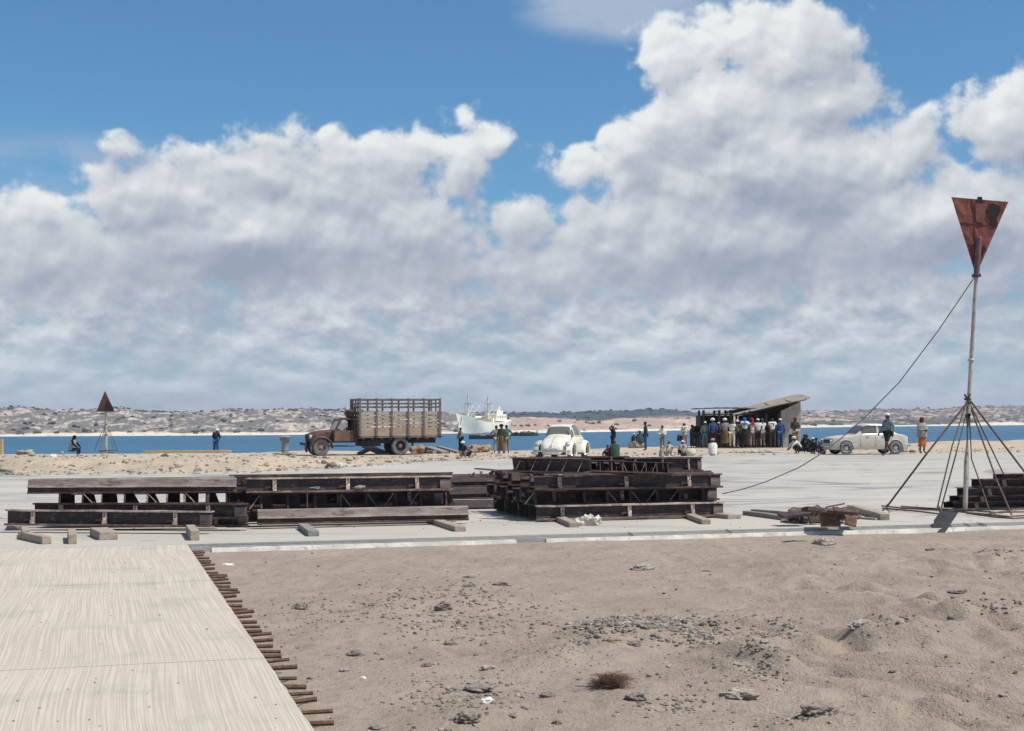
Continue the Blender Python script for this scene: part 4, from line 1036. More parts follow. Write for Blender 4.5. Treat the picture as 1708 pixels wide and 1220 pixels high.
for sd_ in (1, -1):
    for xw, nm, xr, zr in ((1.25, 'front_wing', .62, .50), (-1.2, 'rear_wing', .60, .50)):
        mb = MB(); n = 16; rows = []
        for a in range(n+1):
            th = lerp(R(-14), R(196), a/n); cx, cz = math.cos(th), math.sin(th); ro = .46 if cz > .2 else .46+.04*(.2-cz); ri = .36
            fx = xr/.5 if (cx > 0) == (xw > 0) else 1.05*xr/.5
            cp = [(.60, ri), (.80, ri), (.835, ri+.035), (.82, ro*.93), (.74, ro+.02), (.60, ro+.05)] if True else 0
            rows.append([(xw+cx*rr_*(1.12 if cx*xw > 0 else 1.18), sd_*yy, max(.24, .33+cz*rr_)) for yy, rr_ in cp])
        mb.loft(rows, close=True, cap=True); mb.build(nm, WH, v, smooth=True)
    hl = MB(); hl.lathe([(.095, -.03), (.10, .03), (.085, .05), (.045, .065), (.001, .07)], (0, 0, 0), 'x', 16); o = hl.build('headlight', LENS, v, smooth=True); o.location = (1.66, sd_*.64, .67); o.rotation_euler = (0, R(-22), 0)
    hr = MB(); hr.lathe([(.10, -.06), (.115, .02), (.10, .045), (.095, .02)], (0, 0, 0), 'x', 16); o2 = hr.build('ring', CHROME, o, smooth=True)
    ig = MB(); ig.ellipsoid((1.30, sd_*.70, .885), (.07, .03, .025)); ig.build('turn_signal', mat('amber', (.35, .13, .05)), v, smooth=True)
    # side window and quarter window
    for (a0, a1) in ((6.15, 8.1), (8.3, 9.4)):
        mb = MB(); sh.skin(mb, a0, a1, 3.15, 4.85, 8, 4, sd_, .006); mb.build('side_window', GLASS, v, smooth=True)
    mb = MB(); mb.tube([sh.at(5.9+.1*k, 3.0)*1.0+Vector((0, .006, 0)) if sd_ > 0 else Vector((sh.at(5.9+.1*k, 3.0).x, -sh.at(5.9+.1*k, 3.0).y-.006, sh.at(5.9+.1*k, 3.0).z)) for k in range(0, 36, 3)], .008, 5); mb.build('trim', CHROME, v)
    mb = MB(); mb.bar((.30, sd_*.705, .72), (-.55, sd_*.72, .72), .006, .9*0.01); mb.box((-.42, sd_*.715, .86), (.12, .03, .02)); mb.build('door_handle', CHROME, v)
    mb = MB(); mb.box((0, sd_*.72, .27), (1.25, .14, .05)); mb.build('running_board', DARK, v)
    wheel(v, 1.25, sd_*.66, .33, .15, sd_, RUBBER, CHROME); wheel(v, -1.2, sd_*.66, .33, .15, sd_)
mb = MB()
for sd_ in (1, -1): sh.skin(mb, 5.12, 5.92, 3.2, 7, 6, 12, sd_, .008)
mb.build('windscreen', GLASS, v, smooth=True)
mb = MB()
for sd_ in (1, -1): sh.skin(mb, 9.05, 9.7, 4.6, 7, 5, 8, sd_, .008)
mb.build('rear_window', GLASS, v, smooth=True)
mb = MB(); mb.box((.25, 0, .82), (.5, 1.1, .10)); mb.box((-.25, .3, .9), (.14, .42, .55), (0, R(-10), 0)); mb.box((-.25, -.3, .9), (.14, .42, .55), (0, R(-10), 0)); mb.build('seats', mat('seat_cloth', (.06, .06, .06), (.09, .08, .08)), v)
mb = MB(); pts = [(1.80, .78, .40), (1.93, .70, .40), (2.02, .4, .40), (2.04, 0, .40), (2.02, -.4, .40), (1.93, -.70, .40), (1.80, -.78, .40)]
mb.tube(pts, .038, 8); mb.tube([(1.98, .38, .36), (2.05, .36, .54)], .02, 6); mb.tube([(1.98, -.38, .36), (2.05, -.36, .54)], .02, 6); mb.build('bumper', CHROME, v, smooth=True)
mb = MB(); mb.tube([sh.at(.4+.2*k, 7)+Vector((0, 0, .006)) for k in range(20)], .008, 5); mb.build('hood_trim', CHROME, v)
mb = MB(); mb.box((1.90, 0, .60), (.03, .07, .06)); mb.build('hood_handle', CHROME, v)
mb = MB(); mb.bar((.62, .15, 1.09), (.44, -.20, 1.30), .015, .01); mb.bar((.62, .5, 1.09), (.46, .15, 1.28), .015, .01); mb.build('wiper', DARK, v)

# --- pale saloon, side on
GP = paint('grey_green_paint', (.60, .53, .435), (.55, .485, .40), c3=(.47, .41, .34))
q = P(1443, 758.0); q.z = 0.0
v = thing('parked_car', 'pale four-door saloon car standing side-on beside the squatting group', 'car', q, R(180+7))
xs_ = [1.86, 1.80, 1.55, 1.10, .78, .52, .20, -.25, -.72, -1.02, -1.30, -1.62, -1.84, -1.88]
hb = [.60, .68, .73, .75, .76, .765, .77, .77, .77, .765, .755, .73, .66, .58]
zt = [.66, .78, .85, .90, .93, 1.20, 1.42, 1.45, 1.42, 1.25, .99, .93, .84, .7]
secs = []
for x, hw, z1 in zip(xs_, hb, zt):
    if z1 > 1.0: secs.append([(hw*.95, .24), (hw, .42), (hw+.01, .68), (hw-.02, .90), (hw-.10*(z1-.9)/.5-.03, lerp(.92, z1, .55)), (hw*.80, lerp(.92, z1, .93)), (hw*.45, z1), (0, z1+.01)])
    else: secs.append([(hw*.95, .24), (hw, .40), (hw, .26+(z1-.26)*.62), (hw*.985, .26+(z1-.26)*.88), (hw*.93, z1-.02), (hw*.75, z1-.005), (hw*.4, z1), (0, z1+.01)])
sh = Shell(xs_, secs); mb = MB()
for sd_ in (1, -1): sh.skin(mb, 0, len(xs_)-1, 0, 7, 56, 28, sd_)
for e_ in (0, -1):
    pr = [(xs_[e_], y, z) for y, z in secs[e_]]; mb.face(mb.verts(pr+[(x, -y, z) for x, y, z in reversed(pr[:-1])]))
mb.build('body', GP, v, smooth=True)
for sd_ in (1, -1):
    for (a0, a1) in ((5.25, 7.15), (7.35, 9.15)):
        mb = MB(); sh.skin(mb, a0, a1, 3.25, 4.75, 10, 4, sd_, .008); w_ = mb.build('side_window', GLASS, v, smooth=True)
        mb = MB()
        for kk in (3.2, 4.8):
            mb.tube([Vector((p.x, sd_*(p.y+.008), p.z)) for p in [sh.at(lerp(a0-.05, a1+.05, j/8), kk) for j in range(9)]], .011, 5)
        mb.build('frame', CHROME, w_)
    for x in (1.20, -1.20):
        # dark wheel opening and a lip round it
        mb = MB(); n = 14; ring = [(x+.36*math.cos(lerp(0, math.pi, k/n)), .33+.36*math.sin(lerp(0, math.pi, k/n))) for k in range(n+1)]
        ring = [(x+.36, .235)]+ring+[(x-.36, .235)]
        hw = .772
        mb.prism([(a, b_) for a, b_ in ring], sd_*(hw-.3), sd_*(hw+.006), lambda u, w__, t_: (u, t_, w__)); mb.build('wheel_well', DARK, v)
        mb = MB(); mb.tube([(a, sd_*(hw+.004), b_) for a, b_ in ring], .02, 6); mb.build('wheel_arch', GP, v, smooth=True)
        wheel(v, x, sd_*.752, .31, .16, sd_, GREYTYRE if sd_ > 0 else RUBBER, mat('rim_silver', (.45, .45, .43), (.36, .36, .34), 4, .4, .5), CHROME, .66)
    mb = MB(); mb.bar((1.7, sd_*.76, .60), (-1.75, sd_*.775, .60), .008, .02); mb.build('side_trim', CHROME, v)
    for x in (.15, -.62): mb = MB(); mb.box((x, sd_*.785, .84), (.13, .03, .022)); mb.build('door_handle', CHROME, v)
    for x in (.50, -.24, -.98): mb = MB(); mb.bar((x, sd_*.783, .30), (x+.01, sd_*.782, .88), .004, .008); mb.build('door_gap', DARK, v)
    hl = MB(); hl.lathe([(.09, -.04), (.095, .03), (.07, .05), (.001, .06)], (0, 0, 0), 'x', 14); o = hl.build('headlight', LENS, v, smooth=True); o.location = (1.84, sd_*.52, .62)
    hl = MB(); hl.box((-1.87, sd_*.56, .66), (.05, .16, .13)); hl.build('tail_light', mat('red_lens', (.3, .03, .02)), v)
mb = MB()
for sd_ in (1, -1): sh.skin(mb, 4.25, 5.6, 4.0, 7, 6, 12, sd_, .01)
mb.build('windscreen', GLASS, v, smooth=True)
mb = MB()
for sd_ in (1, -1): sh.skin(mb, 9.1, 9.85, 4.7, 7, 5, 8, sd_, .01)
mb.build('rear_window', GLASS, v, smooth=True)
for x in (1.93, -1.95): mb = MB(); sg = 1 if x > 0 else -1; mb.tube([(x-sg*.16, .78, .40), (x, .68, .40), (x+sg*.03, 0, .40), (x, -.68, .40), (x-sg*.16, -.78, .40)], .045, 8); mb.build('bumper', CHROME, v, smooth=True)
mb = MB(); mb.box((1.885, 0, .62), (.03, .8, .17)); mb.build('grille', DARK, v)
mb = MB(); mb.box((.15, 0, .9), (.12, 1.2, .5), (0, R(-12), 0)); mb.box((-.75, 0, .85), (.16, 1.3, .45), (0, R(-16), 0)); mb.build('seats', mat('seat_brown', (.10, .08, .07), (.14, .11, .09)), v)

# --- old stake-bed lorry
TR = mat('rusty_paint', (.115, .058, .045), (.07, .042, .036), 2.6, .75, 0, bump=.003, c3=(.20, .115, .085), bscale=25)
TR2 = mat('door_paint', (.22, .115, .075), (.15, .08, .06), 3, .7, c3=(.10, .06, .05))
SLAT = mat('side_boards', (.44, .365, .28), (.33, .27, .21), 2.2, .9, bump=.004, c3=(.20, .155, .125), stretch=(.5, 2, 4), bscale=12)
SLAT2 = mat('side_boards_ochre', (.42, .32, .225), (.33, .25, .18), 3, .9, bump=.004, c3=(.20, .155, .11), stretch=(.5, 2, 3), bscale=12)
STK = mat('stake_wood', (.17, .14, .115), (.12, .10, .085), 5, .9, c3=(.25, .21, .17))
q = Q(629, 760, 71.0); q.z = 0.02
v = thing('stake_truck', 'old rusty brown lorry with tall slatted wooden stake bed parked on the quay', 'truck', q, R(180+17)); v.scale = (.94, 1, 1)
# x forward. bed from 1.18 back to -3.15; cab 1.2..2.25; bonnet to 3.75
for sd_ in (1, -1):
    mb = MB(); mb.box((.35, sd_*.42, .72), (6.6, .10, .18)); mb.build('chassis_rail', DARK, v)
mb = MB(); mb.box((-.98, 0, .90), (4.32, 2.16, .10)); 
for k in range(9): mb.box((-2.9+k*.48, 0, .82), (.09, 2.1, .09))
mb.build('bed_floor', STK, v)
mb = MB(); mb.box((-1.0, 0, .70), (3.9, 1.5, .22)); mb.box((.55, 0, .58), (.9, 1.6, .26)); mb.build('bed_shade', DARK, v)  # dark boxes added under the bed, standing in for the shade there
bx0, bx1, HW = -3.14, 1.18, 1.08
nst = 6
def side_panel(fn, L0, L1, nm, stakes, cap=True):
    r = bpy.data.objects.new(nm, None); C.objects.link(r); r.parent = v; r.empty_display_size = .1
    zs_ = [(.95, 1.22, SLAT2), (1.225, 1.36, SLAT2), (1.41, 1.54, SLAT), (1.59, 1.73, SLAT), (1.78, 1.92, SLAT), (1.97, 2.13, SLAT), (2.32, 2.39, STK), (2.50, 2.56, STK), (2.68, 2.75, STK)]
    for i, (z0, z1, mm) in enumerate(zs_):
        mb = MB(); n = 8; rings = []
        for k in range(n+1):
            u = lerp(L0, L1, k/n); w_ = .006*noise.noise(Vector((u*1.3, i*3.0, 1)))
            rings.append([fn(u, 0, z0+w_), fn(u, .028, z0+w_), fn(u, .028, z1+w_), fn(u, 0, z1+w_)])
        mb.loft(rings); mb.build('board' if z1 < 2.2 else 'rail', mm, r)
    for u in stakes:
        mb = MB(); w_ = .045; mb.hexa([fn(u-w_, .03, .82), fn(u+w_, .03, .82), fn(u+w_, .095, .82), fn(u-w_, .095, .82), fn(u-w_, .03, 2.78), fn(u+w_, .03, 2.78), fn(u+w_, .095, 2.78), fn(u-w_, .095, 2.78)]); mb.build('stake', STK, r)
        mb = MB(); mb.hexa([fn(u-.06, .02, .86), fn(u+.06, .02, .86), fn(u+.06, .11, .86), fn(u-.06, .11, .86), fn(u-.06, .02, .93), fn(u+.06, .02, .93), fn(u+.06, .11, .93), fn(u-.06, .11, .93)]); mb.build('bracket', DARK, r)
    return r
for sd_ in (1, -1):
    side_panel(lambda u, o_, z, s_=sd_: (u, s_*(HW-.03+o_), z), bx0, bx1, 'side_rack', [lerp(bx0+.05, bx1-.05, k/(nst-1))+(0 if k in (0, 5) else .05*math.sin(k*3)) for k in range(nst)])
side_panel(lambda u, o_, z: (bx1-.03+o_, u, z), -HW+.04, HW-.04, 'front_rack', [-.95, -.35, .35, .95])
side_panel(lambda u, o_, z: (bx0+.03-o_, u, z), -HW+.04, HW-.04, 'tail_rack', [-.95, 0, .95])
# cab
cw = .80
cabp = [(1.24, .70), (1.24, 1.60), (1.32, 1.76), (1.55, 1.82), (1.98, 1.80), (2.12, 1.72), (2.38, 1.26), (2.44, 1.20), (2.46, .70)]
def cabx(y): return y
mb = MB()
# rear wall, roof, cowl as thin shells
def slab(pts2, name, m, w_=cw, th=.035):
    mb = MB(); n = len(pts2)
    for (a, b_) in zip(pts2, pts2[1:]): mb.hexa([(a[0], -w_, a[1]), (a[0], w_, a[1]), (b_[0], w_, b_[1]), (b_[0], -w_, b_[1]), (a[0]+th*.2, -w_, a[1]-th), (a[0]+th*.2, w_, a[1]-th), (b_[0]+th*.2, w_, b_[1]-th), (b_[0]+th*.2, -w_, b_[1]-th)])
    return mb.build(name, m, v, smooth=True)
slab([(1.22, 1.60), (1.30, 1.76), (1.5, 1.83), (1.8, 1.84), (2.02, 1.80), (2.14, 1.73)], 'roof', TR)
mb = MB(); mb.box((1.24, 0, 1.15), (.05, 1.6, .9)); mb.build('back_wall', TR, v)
mb = MB(); mb.box((2.42, 0, .98), (.08, 1.5, .55)); mb.box((1.85, 0, .70), (1.2, 1.5, .06)); mb.build('cowl', TR, v)
for sd_ in (1, -1):
    mb = MB(); mb.prism([(1.42, .70), (2.40, .70), (2.40, 1.20), (2.30, 1.22), (1.42, 1.22)], sd_*(cw-.03), sd_*(cw+.03), lambda a, b_, t_: (a, t_, b_)); d_ = mb.build('door', TR2, v)
    mb = MB(); mb.box((1.52, sd_*(cw+.05), 1.10), (.12, .04, .03)); mb.build('handle', DARK, d_)
    mb = MB(); mb.prism([(1.22, .70), (1.40, .70), (1.40, 1.66), (1.50, 1.74), (2.02, 1.74), (2.30, 1.22), (2.38, 1.22), (2.12, 1.80), (1.30, 1.80), (1.22, 1.6)], sd_*(cw-.035), sd_*(cw+.022), lambda a, b_, t_: (a, t_, b_)); mb.build('door_pillar', TR, v)
mb = MB(); mb.hexa([(2.40, -.72, 1.22), (2.40, .72, 1.22), (2.38, .72, 1.22), (2.38, -.72, 1.22), (2.13, -.70, 1.72), (2.13, .70, 1.72), (2.11, .70, 1.72), (2.11, -.70, 1.72)]); mb.build('windscreen', GLASS, v)
mb = MB(); mb.box((1.45, 0, 1.12), (.14, 1.4, .5)); mb.box((1.65, 0, .88), (.5, 1.4, .14)); mb.build('seat', DARK, v)
mb = MB(); mb.lathe([(.20, -.012), (.215, 0), (.20, .012), (.185, 0)], (0, 0, 0), 'x', 18, closed=True); o = mb.build('steering_wheel', DARK, v); o.location = (2.12, .38, 1.24); o.rotation_euler = (0, R(35), 0)
# bonnet: rounded loft
rings = []
for x, w_, z1 in ((2.46, .58, 1.27), (2.9, .52, 1.24), (3.3, .44, 1.19), (3.58, .36, 1.12), (3.68, .30, 1.00)):
    rings.append([(x, w_, .72), (x, w_, .95), (x, w_*.93, z1-.10), (x, w_*.65, z1-.02), (x, 0, z1), (x, -w_*.65, z1-.02), (x, -w_*.93, z1-.10), (x, -w_, .95), (x, -w_, .72)])
mb = MB(); mb.loft(rings); mb.build('bonnet', TR, v, smooth=True)
g_ = MB(); g_.box((3.70, 0, .88), (.05, .56, .36)); g_ = g_.build('grille', DARK, v)
for k in range(6): mb = MB(); mb.box((3.735, -.2+k*.08, .88), (.02, .02, .34)); mb.build('grille_bar', TR, g_)
mb = MB(); mb.box((3.88, 0, .58), (.08, 1.8, .13)); mb.box((3.7, .35, .58), (.4, .08, .08)); mb.box((3.7, -.35, .58), (.4, .08, .08)); mb.build('bumper', DARK, v)
for sd_ in (1, -1):
    n = 18; rows = []
    for a in range(n+1):
        th = lerp(R(-22), R(178), a/n); cx, cz = math.cos(th), math.sin(th); r_ = .53
        x = 3.10+cx*(r_*1.02 if cx > 0 else -0) if cx > 0 else 3.10+cx*.62
        # the wing sweeps down and back to the running board
        zc = .44+cz*r_
        if cx < -.3: zc = .44+cz*r_*1.0
        rows.append([(x, sd_*.52, zc+.0), (x, sd_*.95, zc-.02), (x, sd_*1.0, zc-.07), (x-cx*.05, sd_*.99, zc-.10), (x-cx*.06, sd_*.52, zc-.05)])
    mb = MB(); mb.loft(rows); mb.build('wing', TR, v, smooth=True)
    mb = MB(); mb.box((1.95, sd_*.9, .46), (1.1, .26, .04)); mb.build('running_board', DARK, v)
    hl = MB(); hl.lathe([(.09, -.08), (.12, .02), (.10, .05), (.001, .06)], (0, 0, 0), 'x', 14); o = hl.build('headlight', LENS, v, smooth=True); o.location = (3.62, sd_*.62, .92)
    wheel(v, 3.10, sd_*.80, .43, .20, sd_, GREYTYRE, mat('wheel_rust', (.26, .18, .14), (.18, .12, .10), 5), mat('hub_rust', (.34, .25, .20), (.2, .14, .11), 5), .58)
    wheel(v, -1.02, sd_*.90, .45, .22, sd_, GREYTYRE, DARK, mat('hub_rust2', (.22, .16, .12), (.15, .1, .08), 5), .60)
    wheel(v, -1.02, sd_*.64, .45, .22, sd_, RUBBER, DARK, DARK, .6)
    mb = MB(); mb.box((-1.7, sd_*.82, .62), (.04, .3, .34)); mb.build('mud_flap', DARK, v)
mb = MB(); mb.box((.35, .75, .60), (.7, .3, .3)); mb.build('fuel_tank', DARK, v)
mb = MB(); mb.lathe([(.07, -.85), (.07, .85)], (-1.02, 0, .45), 'y', 10); mb.lathe([(.06, -.75), (.06, .75)], (3.1, 0, .43), 'y', 10); mb.lathe([(.2, -.1), (.2, .1)], (-1.02, 0, .45), 'y', 12); mb.build('axle', DARK, v)
# bundled poles and ropes riding in the front of the bed, over the cab
rr = random.Random(4); mb = MB()
for k in range(12):
    x = rr.uniform(1.22, 1.75); y = rr.uniform(-.7, .8); mb.bar((x, y, 1.86), (x+rr.uniform(-.3, .2), y+rr.uniform(-.3, .3), 1.86+rr.uniform(.2, .75)), .03, .03)
mb.rock((1.45, .2, 2.05), (.28, .5, .22), 2, .7, 3); mb.build('roof_load', TR, v)
# ------------------------------------------------------------------ open shed on the quay
CONC = mat('shed_render', (.44, .40, .35), (.36, .33, .29), 1.6, .95, bump=.006, c3=(.27, .245, .22), bscale=14)
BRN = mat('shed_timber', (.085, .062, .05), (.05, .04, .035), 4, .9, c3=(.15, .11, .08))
ROOFM = mat('roof_sheet', (.52, .41, .31), (.41, .32, .25), 1.4, .8, bump=.0, c3=(.23, .15, .11), stretch=(.4, 3, 1))
DS = 80.0
base = Q(1250, 749.5, 86.3); DS = base.y; base.z = 0.0
sh_ = thing('quay_shed', 'open-fronted shed with sloping corrugated roof and grey end wall behind the crowd', 'shed', base)
def SX(px): return (px-854)/F*DS
def SZ(py, px=1260, d=None): return CH-(py-hy(px))/F*(d or DS)
x0, x1 = SX(1226), SX(1335)
# end wall room at right (rendered wall with a low dark opening)
wl, wr = SX(1302), SX(1335)
zl, zr = SZ(686), SZ(671)
def wall(poly, y0, y1, name, m, par=sh_):
    mb = MB(base); mb.prism(poly, y0, y1, lambda u, w_, t_: (u, t_, w_)); return mb.build(name, m, par)
dl, dr, dt = SX(1314), SX(1321), SZ(725)
wall([(wl, 0), (dl, 0), (dl, dt), (dr, dt), (dr, 0), (wr, 0), (wr, zr), (wl, zl)], DS-.0, DS+.2, 'front_wall', CONC)
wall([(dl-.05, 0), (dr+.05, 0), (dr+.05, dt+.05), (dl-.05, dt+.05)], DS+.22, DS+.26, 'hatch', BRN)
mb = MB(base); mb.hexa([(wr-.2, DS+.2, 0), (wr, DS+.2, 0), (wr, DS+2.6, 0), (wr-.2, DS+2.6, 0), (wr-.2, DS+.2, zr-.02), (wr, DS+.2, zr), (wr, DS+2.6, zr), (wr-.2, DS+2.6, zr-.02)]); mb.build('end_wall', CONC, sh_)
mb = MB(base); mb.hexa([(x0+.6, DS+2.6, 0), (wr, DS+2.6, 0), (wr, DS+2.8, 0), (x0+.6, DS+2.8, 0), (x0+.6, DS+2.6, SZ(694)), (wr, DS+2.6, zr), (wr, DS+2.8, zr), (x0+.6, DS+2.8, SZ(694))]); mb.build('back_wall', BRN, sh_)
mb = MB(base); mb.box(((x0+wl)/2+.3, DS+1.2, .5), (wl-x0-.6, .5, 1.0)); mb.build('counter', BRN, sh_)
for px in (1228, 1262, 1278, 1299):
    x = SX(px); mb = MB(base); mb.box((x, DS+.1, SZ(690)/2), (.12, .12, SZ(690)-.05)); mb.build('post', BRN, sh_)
# sloping corrugated roof: near eave line (1223,692)->(1352,662); far line higher up
ry0, ry1 = DS-.75, DS+3.0
A_, B_ = Vector((SX(1223), ry0, SZ(691.5, d=ry0))), Vector((SX(1352)*ry0/DS, ry0, SZ(663.5, d=ry0)))
A_.x = (1223-854)/F*ry0
mb = MB(base); n = 58; m_ = 4
top, bot = [], []
for j in range(m_+1):
    y = lerp(ry0, ry1, j/m_)
    row, rowb = [], []
    for i in range(n+1):
        u = i/n; sag = .03*math.sin(u*5+j)+.02*noise.noise(Vector((u*7, j, 1)))
        p = Vector((lerp(A_.x, B_.x, u)+.12*noise.noise(Vector((0, j*2.0, 3))), y, lerp(A_.z, B_.z, u)+sag+.02*(-1)**i+.065*(y-ry0)))
        row.append(p); rowb.append(p-Vector((0, 0, .03)))
    top.append(mb.verts(row)); bot.append(mb.verts(rowb))
for j in range(m_):
    for i in range(n):
        mb.face([top[j][i], top[j][i+1], top[j+1][i+1], top[j+1][i]]); mb.face([bot[j][i+1], bot[j][i], bot[j+1][i], bot[j+1][i+1]])
for i in range(n): mb.face([bot[0][i], bot[0][i+1], top[0][i+1], top[0][i]]); mb.face([top[m_][i], top[m_][i+1], bot[m_][i+1], bot[m_][i]])
for j in range(m_): mb.face([top[j][0], top[j+1][0], bot[j+1][0], bot[j][0]]); mb.face([top[j+1][n], top[j][n], bot[j][n], bot[j+1][n]])
rf = mb.build('roof', ROOFM, sh_)
for f_ in (0.02, .5, .98):
    mb = MB(base); y = lerp(ry0+.1, ry1-.1, f_); mb.bar((A_.x+.1, y, A_.z-.09+.065*(y-ry0)), (B_.x-.2, y, B_.z-.12+.065*(y-ry0)), .08, .09); mb.build('rafter', BRN, rf)
for q_ in (.25, .5, .75):
    mb = MB(base); mb.bar(A_.lerp(B_, q_)+Vector((0, .1, .03)), A_.lerp(B_, q_+.02)+Vector((0, 2.8, .20)), .07, .02); mb.build('roof_batten', ROOFM, rf)
# flat-roofed stall left of it
base2 = Q(1195, 749.5, 86.3); base2.z = 0.0
st_ = thing('market_stall', 'dark open stall with a thin flat roof on posts, left of the sloping shed roof', 'stall', base2)
fl, fr_x = SX(1160), SX(1259)
mb = MB(base2); n = 12; rings = []
for i in range(n+1):
    x = lerp(fl, fr_x, i/n); z = SZ(lerp(682.8, 681.5, math.sin(math.pi*i/n)))+.01*(-1)**i
    rings.append([(x, DS-.3, z), (x, DS+2.4, z+.02), (x, DS+2.4, z+.06), (x, DS-.3, z+.07)])
mb.loft(rings); mb.build('roof', mat('stall_roof', (.16, .13, .105), (.11, .09, .08), 3, .9, c3=(.26, .22, .18)), st_)
for px in (1173, 1199, 1218, 1250):
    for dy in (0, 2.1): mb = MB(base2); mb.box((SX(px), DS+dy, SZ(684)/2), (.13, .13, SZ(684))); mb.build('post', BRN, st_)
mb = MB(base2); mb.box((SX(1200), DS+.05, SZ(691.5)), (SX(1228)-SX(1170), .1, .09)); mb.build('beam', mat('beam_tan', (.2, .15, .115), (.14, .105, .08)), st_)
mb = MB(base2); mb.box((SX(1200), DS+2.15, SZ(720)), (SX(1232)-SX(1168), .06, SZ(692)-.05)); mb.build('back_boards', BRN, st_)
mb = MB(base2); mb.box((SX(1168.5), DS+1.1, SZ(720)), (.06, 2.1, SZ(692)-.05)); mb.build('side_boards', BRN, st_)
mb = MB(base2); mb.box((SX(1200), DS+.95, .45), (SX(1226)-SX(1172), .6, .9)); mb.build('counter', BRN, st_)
# low kerb of stones in front
for k, (px, w_) in enumerate([(1224, .22), (1232, .18), (1243, .14), (1258, .24), (1270, .16), (1284, .3), (1290, .2)]):
    q = P(px, 756.5); mb = MB(q); mb.rock(q+Vector((0, 0, .05)), (w_, .18, .10), 2, .4, k); tag(mb.build('kerb_stone', CONC, None, smooth=False, loc=q), 'pale stone in the low row on the sand in front of the crowd', 'stone', 'row of stones in front of the shed')

# ------------------------------------------------------------------ mooring bollard
BOL = mat('bollard_iron', (.26, .25, .22), (.18, .17, .155), 4, .85, bump=.006, c3=(.34, .32, .28), bscale=10)
q = Q(475.5, 757.5, 72); q.z = bank_z(q.x, q.y)-.02
bo = thing('mooring_bollard', 'grey mushroom-headed mooring bollard on the quay left of the lorry', 'bollard', q)
k = 72/F; mb = MB(); mb.lathe([(.62, 0), (.60, .10), (.30, .14)], (0, 0, 0), 'z', 20); mb.build('base', BOL, bo, smooth=True)
mb = MB(); mb.lathe([(.19, .1), (.16, .45), (.17, .66), (.24, .78)], (0, 0, 0), 'z', 20); mb.build('shaft', BOL, bo, smooth=True)
mb = MB(); mb.lathe([(.24, .76), (.27, .86), (.29, .93), (.22, .98), (.001, 1.0)], (0, 0, 0), 'z', 20); mb.build('head', BOL, bo, smooth=True)
# kerb timber and other planks near the edge
YEL = mat('yellow_timber', (.58, .38, .16), (.48, .31, .13), 3, .85, c3=(.36, .24, .12), stretch=(.3, 2, 2))
a, b_ = Q(240, 754.6, 73), Q(385, 753.4, 73)
mb = MB(a); mb.bar(a, b_, .25, .14); tag(mb.build('timber_beam', YEL, None, bevel=.01, loc=a), 'long yellow timber lying on the sand bank between far beacon and bollard', 'timber')
a, b_ = Q(3, 762, 62), Q(3, 733, 62); mb = MB(a); mb.bar(a, b_, .14, .09); mb.bar(Q(-4, 737, 62), Q(3, 735, 62), .1, .1)
tag(mb.build('timber_post', YEL, None, loc=a), 'short yellowish post at the far left edge beyond the sand bank', 'post')
for i, (p0, p1, w_, h_, lb) in enumerate([((610, 744, 73), (640, 758, 71.5), .5, .16, 'broad weathered plank tilted beneath the lorry bed'), ((617, 749, 73), (600, 757, 72), .3, .12, 'weathered plank end beneath the lorry, left of the broad one'),
        ((715, 747, 74), (742, 757, 73), .5, .14, 'grey plank leaning in the driftwood pile behind the lorry'), ((732, 746, 74), (765, 756, 73.5), .4, .12, 'grey plank nearest the squatting man in the driftwood pile'), ((745, 754, 74), (716, 756, 73), .5, .2, 'short thick baulk at the bottom of the driftwood pile')]):
    a, b_ = Q(*p0), Q(*p1); b_.z = max(b_.z, .08); mb = MB(a); mb.bar(a, b_, w_, h_); tag(mb.build('driftwood_plank', WOODG, None, bevel=.01, loc=a), lb, 'plank', 'weathered planks lying on the quay')
SACK = mat('sacking', (.36, .25, .15), (.27, .19, .12), 4, .95, bump=.02, c3=(.2, .14, .1), bscale=8)
for px, py, w_, dd, lb in [(698, 755, .45, 74, 'brown sack-like heap behind the rear wheel of the lorry'), (793, 753, .55, 76, 'brown bundle on the quay right of the squatting man'), (808, 756, .35, 77, 'smaller brown bundle between the squatting man and the standing trio')]:
    q = Q(px, py, dd); q.z = 0.0; mb = MB(q); mb.rock(q+Vector((0, 0, .18)), (w_, .35, .27), 3, .5, px); tag(mb.build('sack', SACK, None, smooth=True, loc=q), lb, 'sack', 'brown bundles on the quay')

# ------------------------------------------------------------------ ship, lighters
SHW = mat('ship_white', (.97, .87, .71), (.92, .82, .67), .25, .6, c3=(.84, .74, .60), s3=.8)
SHB = mat('ship_boot', (.22, .28, .27), (.16, .2, .2), .5, .7)
DSh = 545.0
q = Q(806, 724, DSh); q.z = ZW
sp = thing('cargo_ship', 'small white coaster with two masts and derricks lying off beyond the lorry', 'ship', q, R(180+50))
LS, BW = 27.0, 3.9
def hull_ring(u):   # u 0 stern .. 1 bow
    x = lerp(-LS/2, LS/2, u)
    b0 = BW*min(1, (u/.12+.62) if u < .05 else 1)*(1-sstep(.62, 1.0, u)**1.5*.985); bw = BW*.94*(min(1, .25+u*5))*(1-sstep(.55, .97, u)*.995)
    zd = 4.4+2.7*max(0, (u-.5)/.5)**1.8+.8*max(0, (.25-u)/.25)**1.5
    if u > .78: zd += 0.7*sstep(.78, .80, u)
    rake = 1.9*max(0, (u-.8)/.2)
    return [(x-0, bw*.9, -1.0), (x, bw, 0), (x+rake*.3, lerp(bw, b0, .5), zd*.4), (x+rake*.7, lerp(bw, b0, .85), zd*.75), (x+rake, b0, zd), (x+rake, b0-.12 if b0 > .15 else b0*.5, zd)], zd
mb = MB(); rings = []
